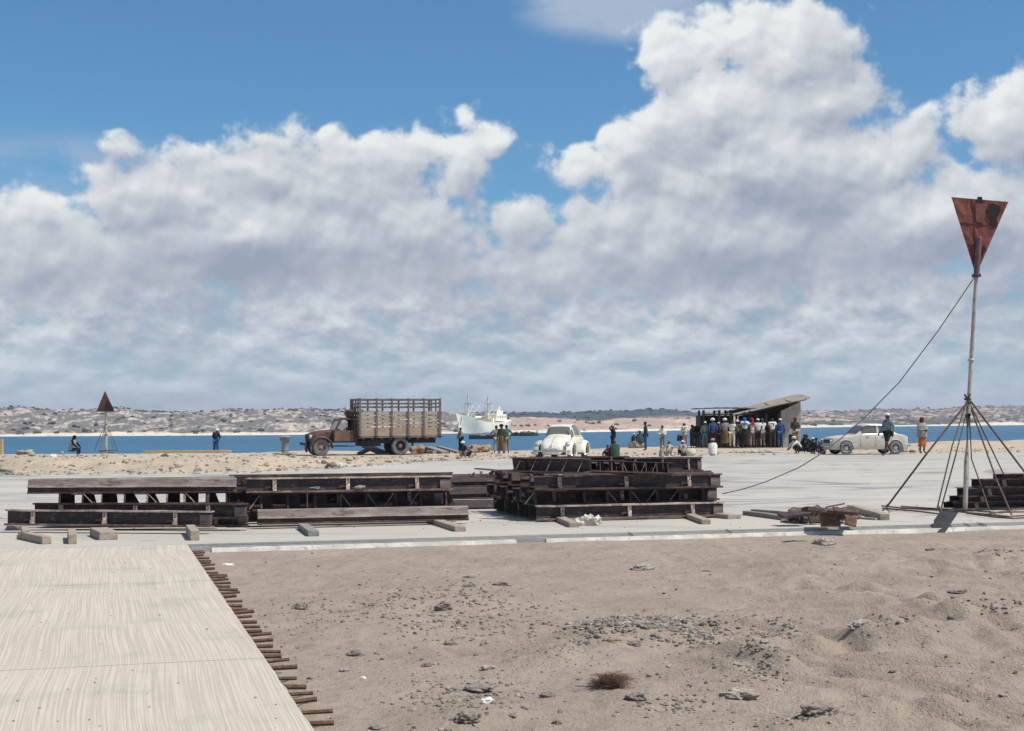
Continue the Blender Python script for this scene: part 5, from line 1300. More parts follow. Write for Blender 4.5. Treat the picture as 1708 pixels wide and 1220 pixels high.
for i in range(41):
    r_, zd = hull_ring(i/40); rings.append([p for p in r_]+[(x, -y, z) for x, y, z in reversed(r_)])
mb.loft(rings, close=True, cap=True); mb.build('hull', SHW, sp, smooth=True)
mb = MB(); rings = []
for i in range(41):
    r_, zd = hull_ring(i/40); a, c_ = r_[0], r_[1]; k = 1.012
    rings.append([(a[0], a[1]*k, -1), (c_[0], c_[1]*k+.02, .0), (c_[0], c_[1]*k+.03, .55), (c_[0], -c_[1]*k-.03, .55), (c_[0], -c_[1]*k-.02, 0), (a[0], -a[1]*k, -1)])
mb.loft(rings); mb.build('boot_top', SHB, sp)
mb = MB(); mb.box((-7.5, 0, 6.0), (6.0, 5.4, 2.6)); mb.box((-7.6, 0, 7.9), (3.6, 3.8, 1.5)); s_ = mb.build('deckhouse', SHW, sp, bevel=.08)
mb = MB(); mb.box((-4.2, 1.0, 5.2), (1.4, 1.6, 1.4)); mb.build('mast_house', SHW, sp)
for k in range(5): mb = MB(); mb.box((-5.76, -1.5+k*.75, 8.1), (.06, .45, .6)); mb.build('window', DARK, s_)
for k in range(4): mb = MB(); mb.box((-9.6+k*1.4, 2.73, 6.3), (.45, .06, .45)); mb.build('window', DARK, s_)
mb = MB(); mb.lathe([(.65, 8.4), (.6, 10.6)], (-8.9, 0, 0), 'z', 14); mb.build('funnel', SHW, sp)
mb = MB(); mb.box((2, 0, 4.9), (6, 4, .9)); mb.build('hatch', mat('hatch', (.3, .26, .2), (.22, .2, .16)), sp)
MST = mat('mast', (.78, .74, .62), (.48, .46, .38), 1, .6)
for x, h_ in ((8.6, 15.8), (-2.8, 15.0)):
    mb = MB(); mb.tube([(x, 0, 4), (x, 0, 12), (x, 0, h_)], [.34, .28, .16], 8); m0 = mb.build('mast', MST, sp)
    mb = MB(); mb.box((x, 0, 11.4), (.25, 3.4, .22)); mb.tube([(x, 1.5, 6), (x, 1.5, 11.4)], .10, 6); mb.tube([(x, -1.5, 6), (x, -1.5, 11.4)], .10, 6); mb.build('cross_tree', MST, m0)
    for sx_, sy_ in ((-5, 1.5), (-4, -1.2), (3.2, .8)):
        mb = MB(); mb.tube([(x, sy_*.3, 5.6), (x+sx_, sy_, 10.6)], .20, 6); mb.build('derrick', MST, m0)
    mb = MB()
    for sy_ in (2.6, -2.6): mb.tube([(x, 0, h_-1), (x-2.5, sy_, 5)], .05, 4); mb.tube([(x, 0, h_-1), (x+2.5, sy_*.8, 5.2)], .05, 4)
    mb.build('shroud', MST, m0)
mb = MB(); mb.tube([(-12, 1.5, 4.6), (-12.2, 1.5, 9), (-12.2, -1.5, 9), (-12, -1.5, 4.6)], .13, 6); mb.build('stern_frame', MST, sp)
mb = MB(); mb.ellipsoid((4.6, 1.6, 6.2), (1.9, .7, .5)); mb.build('lifeboat', SHW, sp, smooth=True)
mb = MB(); mb.tube([(13.6, 1.2, 6.2), (13.9, 1.0, 3.4)], .14, 6); mb.build('anchor', mat('anchor', (.35, .2, .1)), sp)
for k in range(14):
    u = .80+k*.0145; r_, zd = hull_ring(u); 
mb = MB()
for sd_ in (1, -1):
    pts = []
    for k in range(12):
        r_, zd = hull_ring(.80+k*.018); p = r_[4]; pts.append((p[0], p[1]*.93*sd_, p[2]+.9)); mb.tube([(p[0], p[1]*.93*sd_, p[2]), pts[-1]], .035, 4)
    mb.tube(pts, .035, 4)
mb.build('bow_rail', MST, sp)
def lighter(px0, px1, pyw, h_, label, col, hump):
    D_ = F*(CH-ZW)/(pyw-hy((px0+px1)/2)); c_ = Q((px0+px1)/2, pyw, D_); c_.z = ZW; L_ = (px1-px0)/F*D_
    r = thing('lighter', label, 'boat', c_, R(4), 'dark lighters beside the ship')
    mb = MB(); rings = []
    for i in range(17):
        u = i/16; x = lerp(-L_/2, L_/2, u); w_ = 1.5*(1-abs(2*u-1)**4*.7); zz = h_*(1+.35*abs(2*u-1)**3)
        rings.append([(x, -w_*.8, -.4), (x, -w_, zz), (x, -w_*.9, zz), (x, -w_*.85, zz-.15), (x, w_*.85, zz-.15), (x, w_*.9, zz), (x, w_, zz), (x, w_*.8, -.4)])
    mb.loft(rings); mb.build('hull', col, r)
    rr = random.Random(int(px0))
    for k in range(hump): mb = MB(); mb.rock((rr.uniform(-L_*.4, L_*.4), rr.uniform(-.7, .7), h_+.1), (rr.uniform(.5, 1), .6, rr.uniform(.3, .7)), 1, .5, k); mb.build('cargo', mat('cargo', (.2, .15, .12), (.1, .09, .08), .5), r)
    mb = MB(); mb.box((L_*.46, 0, h_+.4), (.6, 1.6, .9)); mb.build('stern_box', SHW, r)
NAVY = mat('lighter_hull', (.03, .045, .055), (.05, .06, .06), .5, .7)
lighter(782, 852, 732.5, .75, 'long dark lighter with low cargo moored in front of the white ship', NAVY, 6)
lighter(853, 898, 727.5, .85, 'dark lighter with white stern to the right of the ship', NAVY, 9)

# ------------------------------------------------------------------ small buildings on the far right shore
HW_ = mat('far_house_wall', (.62, .58, .50), (.52, .48, .42), .1, .9); HR_ = mat('far_house_roof', (.36, .30, .26), (.25, .22, .2), .1, .9)
for i, (px, py, w_, h_, txt) in enumerate([(1658, 708, 20, 5.5, 'low white shed with long roof on the far right shore near the picture edge'), (1674, 706, 12, 6.5, 'small pale building just right of the long white shed across the water'), (1398, 712.5, 12, 4, 'small white building near the waterline above the saloon car bonnet'),
        (1409, 711.5, 8, 4.5, 'small white building right of the other above the saloon car'), (1362, 713, 9, 3, 'small pale hut by the far shore right of the shed wall'), (1590, 695, 6, 4, 'tiny pale house on the far hillside above the woman in orange'), (1514, 709.5, 10, 4, 'low pale building on the far shore right of the walking man'), (1637, 707.5, 6, 4, 'small far hut left of the long white shed')]):
    D_ = shore_d(px)*(1.04 if py > 700 else 1.35); c_ = Q(px, py, D_); s_ = D_/2400*1.0; w_ *= s_*.62; h_ *= s_*.75
    r = thing('far_house', txt, 'house', c_, R(8*math.sin(i*3)), 'pale buildings on the far right shore')
    mb = MB(); mb.box((0, 0, h_*.25), (w_, w_*.5, h_*1.1)); mb.build('wall', HW_, r)
    mb = MB(); mb.prism([(-w_*.30, h_*.80), (w_*.30, h_*.80), (0, h_*1.25)], -w_*.54, w_*.54, lambda u, z, t_: (t_, u, z)); mb.build('roof', HR_, r)
# ------------------------------------------------------------------ people
SKIN = mat('skin_dark', (.085, .045, .03), (.06, .033, .024), 3, .55); HAIRM = mat('hair_black', (.012, .011, .011), (.02, .018, .016), 9, .9)
CLOTH = {}
def cloth(name, c, c2=None, c3=None, sc=9):
    if name not in CLOTH: CLOTH[name] = mat('cloth_'+name, c, c2 or tuple(v*.72 for v in c), sc, .95, bump=.006, c3=c3, bscale=9, spec=.1)
    return CLOTH[name]
cloth('white', (.78, .75, .67)); cloth('cream', (.66, .59, .44)); cloth('beige', (.42, .36, .27)); cloth('grey', (.30, .31, .28)); cloth('dark', (.03, .032, .035)); cloth('black', (.014, .014, .015))
cloth('blue', (.045, .10, .27)); cloth('jeans', (.04, .13, .30)); cloth('palejeans', (.12, .20, .32)); cloth('navy', (.02, .03, .07)); cloth('green', (.05, .085, .06)); cloth('teal', (.04, .16, .14))
cloth('khaki', (.27, .22, .14)); cloth('brown', (.20, .115, .055)); cloth('magenta', (.26, .045, .10)); cloth('pink', (.55, .26, .24)); cloth('maroon', (.15, .03, .035)); cloth('orange', (.56, .21, .035), (.42, .10, .03)); cloth('lilac', (.34, .32, .38), c3=(.2, .18, .25))
cloth('darkbrown', (.075, .045, .04)); cloth('olive', (.085, .08, .05)); cloth('pattern', (.36, .33, .27), (.14, .13, .11), (.5, .46, .38), 16); cloth('greygreen', (.27, .29, .23)); cloth('purple', (.12, .05, .11)); cloth('tealgrey', (.13, .20, .20), (.24, .30, .29), (.08, .10, .11), 14); cloth('pinkgrey', (.40, .27, .24), (.28, .19, .18)); cloth('royal', (.03, .12, .42)); cloth('red', (.35, .03, .03))
def skinned(name, pts, edges, root, m, parent, sub=1):
    "one continuous surface grown round a skeleton"
    me = bpy.data.meshes.new(name); me.from_pydata([p[0] for p in pts], edges, []); o = bpy.data.objects.new(name, me); C.objects.link(o)
    sk = o.modifiers.new('skin', 'SKIN'); sk.use_smooth_shade = True
    if not me.skin_vertices: return None
    d = me.skin_vertices[0].data
    for i, p in enumerate(pts):
        r = p[1]; d[i].radius = (r, r) if not isinstance(r, tuple) else r; d[i].use_root = (i == root)
    ss = o.modifiers.new('s', 'SUBSURF'); ss.levels = sub; ss.render_levels = sub
    dg = bpy.context.evaluated_depsgraph_get(); dg.update()
    m2 = bpy.data.meshes.new_from_object(o.evaluated_get(dg)); o.modifiers.clear(); o.data = m2; bpy.data.meshes.remove(me)
    m2.materials.clear(); m2.materials.append(m)
    for p in m2.polygons: p.use_smooth = True
    m2.name = name; o.parent = parent; return o
V3 = Vector
# poses: joint positions for a 1.70 m person facing -y (towards the camera)
def base_pose():
    return dict(pel=(0, 0, .94), spi=(0, .0, 1.10), che=(0, 0, 1.28), nk=(0, .005, 1.43), hd=(0, -.015, 1.555), cr=(0, -.01, 1.64),
        shL=(.17, 0, 1.375), shR=(-.17, 0, 1.375), elL=(.225, .03, 1.11), elR=(-.225, .03, 1.11), wrL=(.23, -.05, .87), wrR=(-.23, -.05, .87),
        hpL=(.09, 0, .90), hpR=(-.09, 0, .90), knL=(.105, -.02, .49), knR=(-.105, -.02, .49), anL=(.11, .02, .085), anR=(-.11, .02, .085), toL=(.13, -.13, .03), toR=(-.13, -.13, .03))
POSES = {}
def pose(name, **k):
    p = base_pose(); p.update(k); POSES[name] = p
pose('stand'); pose('stand_wide', anL=(.19, .0, .085), toL=(.24, -.13, .03), knL=(.16, -.03, .49))
pose('arms_front', elL=(.22, -.05, 1.12), wrL=(.08, -.25, 1.10), elR=(-.22, -.05, 1.12), wrR=(-.07, -.26, 1.07))
pose('hands_hip', elL=(.36, .06, 1.14), wrL=(.17, -.05, 1.0), elR=(-.36, .06, 1.14), wrR=(-.17, -.05, 1.0))
pose('bowed', nk=(0, -.10, 1.38), hd=(0, -.19, 1.47), cr=(0, -.24, 1.55), che=(0, -.03, 1.26), elL=(.23, -.06, 1.10), wrL=(.12, -.28, 1.05), elR=(-.23, -.06, 1.10), wrR=(-.12, -.28, 1.05), shL=(.17, -.05, 1.35), shR=(-.17, -.05, 1.35))
pose('arm_up', elR=(-.26, -.05, 1.62), wrR=(-.12, -.05, 1.82)); pose('hand_head', elR=(-.40, -.03, 1.50), wrR=(-.14, -.03, 1.66), elL=(.24, .02, 1.10))
pose('lean', pel=(.0, .05, .92), hpL=(.09, .05, .88), hpR=(-.09, .05, .88), che=(-.10, -.05, 1.24), nk=(-.16, -.08, 1.37), hd=(-.20, -.10, 1.48), cr=(-.22, -.10, 1.56), shL=(.05, -.04, 1.34), shR=(-.30, -.06, 1.29), elL=(.12, -.1, 1.08), wrL=(.02, -.25, .95), elR=(-.38, -.12, 1.05), wrR=(-.36, -.26, .85), spi=(-.03, 0, 1.08))
pose('walk', anL=(.10, -.26, .085), toL=(.11, -.42, .05), knL=(.10, -.18, .50), anR=(-.10, .27, .14), toR=(-.10, .14, .05), knR=(-.10, .03, .48), elL=(.23, .10, 1.12), wrL=(.23, .04, .88), elR=(-.23, -.05, 1.12), wrR=(-.21, -.22, .94))
pose('squat', pel=(0, .16, .26), spi=(0, .12, .40), che=(0, .02, .60), nk=(0, -.04, .76), hd=(0, -.09, .88), cr=(0, -.09, .97), shL=(.17, -.02, .70), shR=(-.17, -.02, .70), elL=(.20, -.24, .55), elR=(-.20, -.24, .55), wrL=(.06, -.36, .42), wrR=(-.06, -.36, .42),
     hpL=(.09, .14, .24), hpR=(-.09, .14, .24), knL=(.16, -.24, .50), knR=(-.16, -.24, .50), anL=(.14, -.02, .085), anR=(-.14, -.02, .085), toL=(.16, -.18, .03), toR=(-.16, -.18, .03))
pose('squat_reach', pel=(0, .18, .28), spi=(0, .12, .42), che=(0, -.05, .60), nk=(0, -.16, .73), hd=(0, -.24, .83), cr=(0, -.27, .92), shL=(.17, -.12, .68), shR=(-.17, -.12, .68), elL=(.22, -.36, .52), elR=(-.22, -.34, .52), wrL=(.12, -.50, .32), wrR=(-.10, -.50, .34),
     hpL=(.09, .16, .26), hpR=(-.09, .16, .26), knL=(.17, -.22, .50), knR=(-.17, -.22, .50), anL=(.14, 0, .085), anR=(-.14, 0, .085), toL=(.16, -.16, .03), toR=(-.16, -.16, .03))
pose('sit', pel=(0, .12, .12), spi=(0, .12, .28), che=(0, .06, .50), nk=(0, .02, .66), hd=(0, -.03, .78), cr=(0, -.03, .87), shL=(.17, .04, .60), shR=(-.17, .04, .60), elL=(.23, -.10, .42), elR=(-.23, -.10, .42), wrL=(.13, -.28, .40), wrR=(-.13, -.28, .40),
     hpL=(.09, .10, .11), hpR=(-.09, .10, .11), knL=(.17, -.28, .40), knR=(-.17, -.28, .40), anL=(.12, -.42, .08), anR=(-.12, -.42, .08), toL=(.14, -.58, .05), toR=(-.14, -.58, .05))
pose('perch', pel=(0, .1, .50), spi=(0, .08, .66), che=(0, .0, .86), nk=(0, -.05, 1.01), hd=(0, -.09, 1.13), cr=(0, -.09, 1.22), shL=(.17, -.02, .96), shR=(-.17, -.02, .96), elL=(.24, -.14, .76), elR=(-.24, -.14, .76), wrL=(.12, -.34, .60), wrR=(-.12, -.34, .60),
     hpL=(.09, .08, .48), hpR=(-.09, .08, .48), knL=(.12, -.34, .50), knR=(-.12, -.34, .50), anL=(.12, -.32, .085), anR=(-.12, -.32, .085), toL=(.13, -.48, .03), toR=(-.13, -.48, .03))
RAD = dict(pel=(.13, .10), spi=(.115, .09), che=(.145, .10), nk=.052, hd=(.082, .096), cr=(.062, .072), sh=.058, el=.042, wr=.028, hp=.082, kn=.056, an=.038, to=.034)
def person(px, pyf, h, yaw, pz, top, bottom, label, head=None, headc='white', skirt=None, hem=.32, sleeve='short', group=None, gz=None, dd=None, mirror=False, shorts=False, cape=None, seed=0):
    """px, foot line, standing height in metres, heading (0 = facing the camera, degrees), pose, garments"""
    q = P(px, pyf, 0.0) if dd is None else Q(px, pyf, dd)
    if dd is not None: q.z = bank_z(q.x, q.y) if gz is None else gz
    else: q.z = max(0.0, bank_z(q.x, q.y)) if gz is None else gz
    s = h/1.70; j = {k: V3(v)*s for k, v in POSES[pz].items()}
    rr = random.Random(int(px*7)+seed)
    if mirror:
        j2 = {}
        for k, v in j.items():
            k2 = k[:-1]+('R' if k[-1] == 'L' else 'L') if k[-1] in 'LR' and k not in ('pel',) else k
            j2[k2] = V3((-v.x, v.y, v.z))
        j = j2
    for k in j:
        if k[:2] in ('el', 'wr'): j[k] += V3((rr.uniform(-.02, .02), rr.uniform(-.03, .03), rr.uniform(-.02, .02)))
    r = thing('person', label, 'person', q, R(yaw), group)
    f = lambda k: tuple(v*s for v in RAD[k]) if isinstance(RAD[k], tuple) else RAD[k]*s
    pts, ed, idx = [], [], {}
    def add(n, p, rad, par):
        idx[n] = len(pts); pts.append((p, rad)); 
        if par is not None: ed.append((idx[par], idx[n]))
    add('pel', j['pel'], f('pel'), None); add('spi', j['spi'], f('spi'), 'pel'); add('che', j['che'], f('che'), 'spi'); add('nk', j['nk'], f('nk'), 'che'); add('hd', j['hd'], f('hd'), 'nk'); add('cr', j['cr'], f('cr'), 'hd')
    fw = (j['hd']-j['nk']).cross(V3((1, 0, 0))); fw = V3((0, -1, 0)) if fw.length < .01 else fw.normalized()*(1 if fw.y < 0 else -1)
    add('nose', j['hd']+V3((0, -.105, -.005))*s, .016*s, 'hd'); add('chin', j['hd']+V3((0, -.06, -.085))*s, .032*s, 'hd')
    for S_ in 'LR':
        sg = 1 if (j['sh'+S_].x > j['che'].x) else -1
        add('ear'+S_, j['hd']+V3((sg*.088, .01, 0))*s, .016*s, 'hd')
        add('sh'+S_, j['sh'+S_], f('sh'), 'che'); add('el'+S_, j['el'+S_], f('el'), 'sh'+S_); add('wr'+S_, j['wr'+S_], f('wr'), 'el'+S_)
        d = (j['wr'+S_]-j['el'+S_]).normalized(); a = d.cross(V3((sg, .3, .1))).normalized(); pm = j['wr'+S_]+d*.055*s
        add('pm'+S_, pm, (.034*s, .022*s), 'wr'+S_)
        for k_ in range(4):
            b_ = pm+d*.035*s+a*(k_-1.5)*.02*s; L = (.068, .078, .073, .055)[k_]*s; cu = V3((-sg*.25, -.1, 0))
            add(f'f{k_}a'+S_, b_, .0095*s, 'pm'+S_); add(f'f{k_}b'+S_, b_+(d+cu*.6).normalized()*L*.55, .0088*s, f'f{k_}a'+S_); add(f'f{k_}c'+S_, b_+(d+cu*.6).normalized()*L*.55+(d+cu*1.8).normalized()*L*.45, .0075*s, f'f{k_}b'+S_)
        tb = j['wr'+S_]+d*.03*s-a*.03*s; add('th1'+S_, tb, .011*s, 'pm'+S_); add('th2'+S_, tb+(d*.6-a*.8).normalized()*.045*s, .009*s, 'th1'+S_)
        add('hp'+S_, j['hp'+S_], f('hp'), 'pel'); add('kn'+S_, j['kn'+S_], f('kn'), 'hp'+S_)
        calf = j['kn'+S_].lerp(j['an'+S_], .35)+V3((0, .015, 0))*s; add('cf'+S_, calf, .052*s, 'kn'+S_); add('an'+S_, j['an'+S_], f('an'), 'cf'+S_)
        add('to'+S_, j['to'+S_], (.040*s, .026*s), 'an'+S_)
    skinned('body', pts, ed, 0, SKIN, r, 1)
    def garment(nm, chain, m, pad):
        # chain: list of (name, joint position, radius, parent)
        P_, E_, I_ = [], [], {}
        for n, p, rad, par in chain:
            I_[n] = len(P_); rad = tuple(v+pad for v in rad) if isinstance(rad, tuple) else rad+pad; P_.append((p, rad))
            if par: E_.append((I_[par], I_[n]))
        return skinned(nm, P_, E_, 0, m, r, 1)
    ch = [('pel', j['pel']+(V3((0, 0, -.02))*s), f('pel'), None), ('spi', j['spi'], f('spi'), 'pel'), ('che', j['che'], f('che'), 'spi'), ('nb', j['che'].lerp(j['nk'], .72), .06*s, 'che')]
    for S_ in 'LR':
        ch += [('sh'+S_, j['sh'+S_], f('sh'), 'che'), ('ua'+S_, j['sh'+S_].lerp(j['el'+S_], .55 if sleeve == 'short' else 1.0), f('el') if sleeve != 'short' else .05*s, 'sh'+S_)]
        if sleeve == 'long': ch += [('fa'+S_, j['el'+S_].lerp(j['wr'+S_], .9), f('wr'), 'ua'+S_)]
    garment('shirt', ch, CLOTH[top], .022*s)
    if skirt:
        # cloth wrapped from the waist to the hem
        mb = MB(); w0 = j['spi'].lerp(j['pel'], .4); up = (j['pel']-j['spi']); hemz = hem*s; lo = (j['anL']+j['anR'])/2; kn = (j['knL']+j['knR'])/2
        rings = []
        n = 18
        kw = abs(j['knL'].x-j['knR'].x)/2+.10*s; kd = .12*s+abs(j['knL'].y-j['knR'].y)/2; aw = abs(j['anL'].x-j['anR'].x)/2+.12*s; ad = .12*s+abs(j['anL'].y-j['anR'].y)/2
        for (c, a_, b_, z) in ((w0, .15*s, .115*s, w0.z), (j['pel'], .175*s, .145*s, j['pel'].z), (kn.lerp(j['pel'], .5), (kw+.17*s)/2, (kd+.14*s)/2, None), (kn, kw, kd, None), (kn.lerp(lo, .8), aw, ad, None)):
            zz = c.z if z is None else z
            if zz < hemz: zz = hemz
            rings.append([(c.x+a_*math.cos(t)*(1+.05*math.sin(5*t+px)), c.y+b_*math.sin(t)*(1+.05*math.cos(6*t)), zz) for t in [2*math.pi*k/n for k in range(n)]])
        mb.loft(rings, cap=False); mb.build('skirt', CLOTH[skirt], r, smooth=True)
    elif bottom:
        ch = [('pel', j['pel'], f('pel'), None)]
        for S_ in 'LR':
            ch += [('hp'+S_, j['hp'+S_], f('hp'), 'pel'), ('kn'+S_, j['kn'+S_].lerp(j['hp'+S_], .12 if shorts else 0), f('kn'), 'hp'+S_)]
            if not shorts: ch += [('an'+S_, j['kn'+S_].lerp(j['an'+S_], .92), f('an'), 'kn'+S_)]
        garment('trousers', ch, CLOTH[bottom], .020*s)
    hc = j['hd']+V3((0, .012, .045))*s; mb = MB()
    if head in (None, 'hair'): mb.ellipsoid(hc, (.092*s, .105*s, .088*s), seg=12, rings=6, z0=-.15); mb.build('hair', HAIRM, r, smooth=True)
    elif head == 'turban':
        mb.ellipsoid(hc+V3((0, .005, .025))*s, (.118*s, .125*s, .095*s), seg=14, rings=7, jit=.12, z0=-.6)
        for k in range(3): mb.tube([hc+V3((.118*math.cos(t)*s, .125*math.sin(t)*s, (.0+.02*k+.02*math.sin(t+k))*s)) for t in [2*math.pi*i/12 for i in range(13)]], .018*s, 5)
        mb.build('turban', CLOTH[headc], r, smooth=True)
    elif head == 'cap':
        mb.ellipsoid(hc, (.10*s, .11*s, .085*s), seg=12, rings=5, z0=-.1); mb.box(hc+V3((0, -.13, -.0))*s, (.13*s, .10*s, .012*s)); mb.build('cap', CLOTH[headc], r, smooth=True)
    elif head == 'skullcap':
        mb.ellipsoid(hc, (.094*s, .104*s, .088*s), seg=12, rings=5, z0=.0); mb.build('cap', CLOTH[headc], r, smooth=True)
    elif head == 'scarf':
        mb.ellipsoid(hc, (.108*s, .118*s, .105*s), seg=14, rings=7, z0=-.7)
        nk = j['nk']; ch_ = j['che']; rings = []
        for (c, a_, b_) in ((hc+V3((0, .03, -.03))*s, .10*s, .09*s), (nk+V3((0, .03, 0)), .10*s, .09*s), (nk.lerp(ch_, .45)+V3((0, .02, 0)), .20*s, .12*s), (ch_+V3((0, .025, 0)), .205*s, .135*s)):
            rings.append([(c.x+a_*math.cos(t), c.y+b_*math.sin(t), c.z) for t in [2*math.pi*k/14 for k in range(14)]])
        mb.loft(rings, cap=False); mb.build('head_scarf', CLOTH[headc], r, smooth=True)
    if cape:
        mb = MB(); rings = []
        pl, cc, nk = j['pel'], j['che'], j['nk']
        for (c, a_, b_) in ((nk, .11*s, .09*s), (cc.lerp(nk, .4), .225*s, .14*s), (cc, .245*s, .17*s), (cc.lerp(pl, .6), .235*s, .18*s), (pl, .24*s, .19*s), (pl-V3((0, 0, .16))*s*(1 if pl.z > .6 else .5), .245*s, .21*s)):
            rings.append([(c.x+a_*math.cos(t)*(1+.06*math.sin(4*t+px)), c.y+b_*math.sin(t), max(.02, c.z)) for t in [2*math.pi*k/18 for k in range(18)]])
        mb.loft(rings, cap=False); mb.build('shawl', CLOTH[cape], r, smooth=True)
    # eyes
    mb = MB(); mb.ellipsoid(j['hd']+V3((.032, -.093, .012))*s, (.010*s, .006*s, .006*s), seg=6, rings=4); mb.ellipsoid(j['hd']+V3((-.032, -.093, .012))*s, (.010*s, .006*s, .006*s), seg=6, rings=4); mb.build('eyes', CLOTH['white'], r)
    return r
B_ = 180   # back to the camera
gq = 'crowd standing at the stall and shed'
# heights from the photograph: px height / (px per metre)
def hh(px, yf, yt, pz='stand'):
    d = (P(px, yf, 0)).y; m_ = (yf-yt)/F*d; full = POSES[pz]['cr'][2]+.09
    return m_/full*1.70
def man(px, yf, yt, yaw, pz, *a, **k):
    if k.get('group') == gq:
        d = (84.3-.9*(.5+.5*math.sin(px*5.3))) if yf >= 748.4 else 85.1; px += 1.2*math.sin(px*3.9)
        feet = hy(px)+(CH-.03)/d*F
        yaw += 16*math.sin(px*2.7); return person(px, yf, (feet-yt)/F*d/(POSES[pz]['cr'][2]+.09)*1.70, yaw, pz, *a, dd=d, gz=.03, **k)
    return person(px, yf, hh(px, yf, yt, pz), yaw, pz, *a, **k)
man(1143, 748.5, 705, B_, 'bowed', 'cream', 'pinkgrey', 'person with back turned in pale cream jacket, leftmost of the crowd by the stall', 'hair', group=gq, sleeve='long')
man(1162, 746, 703, B_-20, 'stand', 'black', 'dark', 'person in black clothes in the shade at the left end of the stall', 'hair', group=gq, sleeve='long')
man(1154, 748, 708, B_+30, 'stand', 'dark', None, 'person in dark robe in the shade between the cream jacket and the black clothes', 'scarf', 'black', skirt='black', hem=.1, group=gq, sleeve='long')
man(1177, 751.5, 702, B_-15, 'stand_wide', 'greygreen', 'palejeans', 'person with white skullcap, grey-green shirt and blue jeans at the stall', 'skullcap', 'white', group=gq, sleeve='long')
man(1189, 748.5, 697, B_+10, 'stand', 'blue', 'dark', 'tall person in white turban and blue shirt behind the seated one in pink turban', 'turban', 'white', group=gq, sleeve='long')
man(1189, 758.5, 731, B_-10, 'sit', 'white', None, 'person sitting on the ground in white robe and pink turban before the stall', 'turban', 'pink', skirt='white', hem=.03, sleeve='long', cape='white')
man(1200, 747, 703, B_, 'stand', 'dark', 'dark', 'person in dark clothes in the shade between blue shirt and lilac shirt', 'skullcap', 'cream', group=gq, sleeve='long')
man(1209, 749, 697, B_+12, 'arms_front', 'lilac', None, 'person in white headcloth, lilac-grey shirt and brown wrapped skirt', 'turban', 'white', skirt='brown', hem=.28, group=gq, sleeve='long')
man(1220, 748.5, 699, B_-8, 'arms_front', 'white', 'cream', 'person with dark blue cap, white shirt and pale trousers right of the brown skirt', 'skullcap', 'navy', group=gq)
man(1230, 748, 700, B_+15, 'stand', 'greygreen', 'dark', 'person with white cap and dark trousers half hidden in the middle of the crowd', 'turban', 'cream', group=gq)
man(1237, 748, 699, B_, 'stand', 'brown', 'dark', 'person in brown shirt squeezed between the white cap and the royal blue scarf', 'hair', group=gq)
man(1243, 748.5, 696, B_-10, 'bowed', 'white', None, 'person in royal blue headscarf and white blouse with dark skirt', 'scarf', 'royal', skirt='dark', hem=.2, group=gq)
man(1254, 748.5, 696.5, B_+5, 'arms_front', 'white', 'pinkgrey', 'person under a magenta headscarf with pinkish trousers in the middle of the crowd', 'scarf', 'magenta', group=gq, cape=None)
man(1263.5, 748.5, 697, B_-5, 'arms_front', 'white', 'dark', 'person with white cap, white shirt and dark shorts right of the magenta headscarf', 'skullcap', 'white', group=gq, shorts=True)
man(1272, 747, 697, B_+10, 'stand', 'white', 'pattern', 'thin person with blue cap and white shirt behind the white-capped one in shorts', 'skullcap', 'royal', group=gq)
man(1281, 746, 702, B_, 'stand', 'black', 'black', 'person in black in the deep shade of the shed left of the broad white shirt', 'hair', group=gq, sleeve='long')
man(1290, 748.5, 697, B_+5, 'bowed', 'white', 'darkbrown', 'broad-backed person in white shirt and dark brown trousers, head bowed, in the shed opening', 'hair', group=gq)
man(1303, 748.5, 697, B_-12, 'stand', 'blue', 'jeans', 'person with white cap, blue shirt and blue trousers at the right end of the crowd', 'skullcap', 'white', group=gq, sleeve='long')
man(1327, 752, 696, -10, 'arms_front', 'olive', 'khaki', 'person in olive uniform and red cap before the grey shed wall holding a white paper', 'cap', 'red', sleeve='long')
q_ = P(1329.5, 752, 0); mb = MB(q_+Vector((0, -.33, 1.07))); mb.box(q_+Vector((-.02, -.36, 1.10)), (.24, .02, .12), (R(30), 0, R(8))); tag(mb.build('paper', mat('paper2', (.8, .78, .7), (.7, .68, .6), 5), None, loc=q_+Vector((0, -.33, 1.07))), 'white folded paper held by the uniformed person before the shed wall', 'paper')
# seated and squatting ones right of the shed
gs = 'group squatting left of the saloon car'
man(1331, 757.5, 727, -90+15, 'squat_reach', 'white', 'dark', 'squatting person in white shirt and white turban, leftmost of the group by the saloon', 'turban', 'white', sleeve='long', mirror=True, group=gs)
man(1345, 756.5, 724.5, 150, 'squat', 'black', 'dark', 'squatting person in black with bare dark hair, second of the group by the saloon', 'hair', sleeve='long', group=gs)
man(1340, 754, 724, 60, 'squat', 'dark', 'black', 'squatting person in dark clothes behind the one in the white turban', 'hair', sleeve='long', group=gs)
man(1354, 757.5, 728.5, 100, 'squat', 'dark', 'dark', 'squatting person with white cap and dark clothes, middle of the group by the saloon', 'skullcap', 'white', sleeve='long', group=gs)
man(1363, 757.5, 729, 200, 'squat', 'navy', 'purple', 'squatting person with black hair and navy top, fourth of the group by the saloon', 'hair', sleeve='long', group=gs)
man(1372, 757.5, 731, 170, 'sit', 'purple', 'dark', 'person sitting in purple shirt and white cap beside the saloon front wheel', 'skullcap', 'white', sleeve='long', group=gs)
# walkers at the right
man(1481.5, 761, 687.5, -62, 'walk', 'tealgrey', 'dark', 'person walking past the saloon rear in grey-teal shirt and shorts, bare legs', 'skullcap', 'white', sleeve='long', shorts=True)
man(1538.5, 757, 695, 20, 'arms_front', 'pattern', None, 'person in maroon headscarf, patterned shawl and orange skirt walking on the quay', 'scarf', 'maroon', skirt='orange', hem=.33, cape='pattern', sleeve='long')
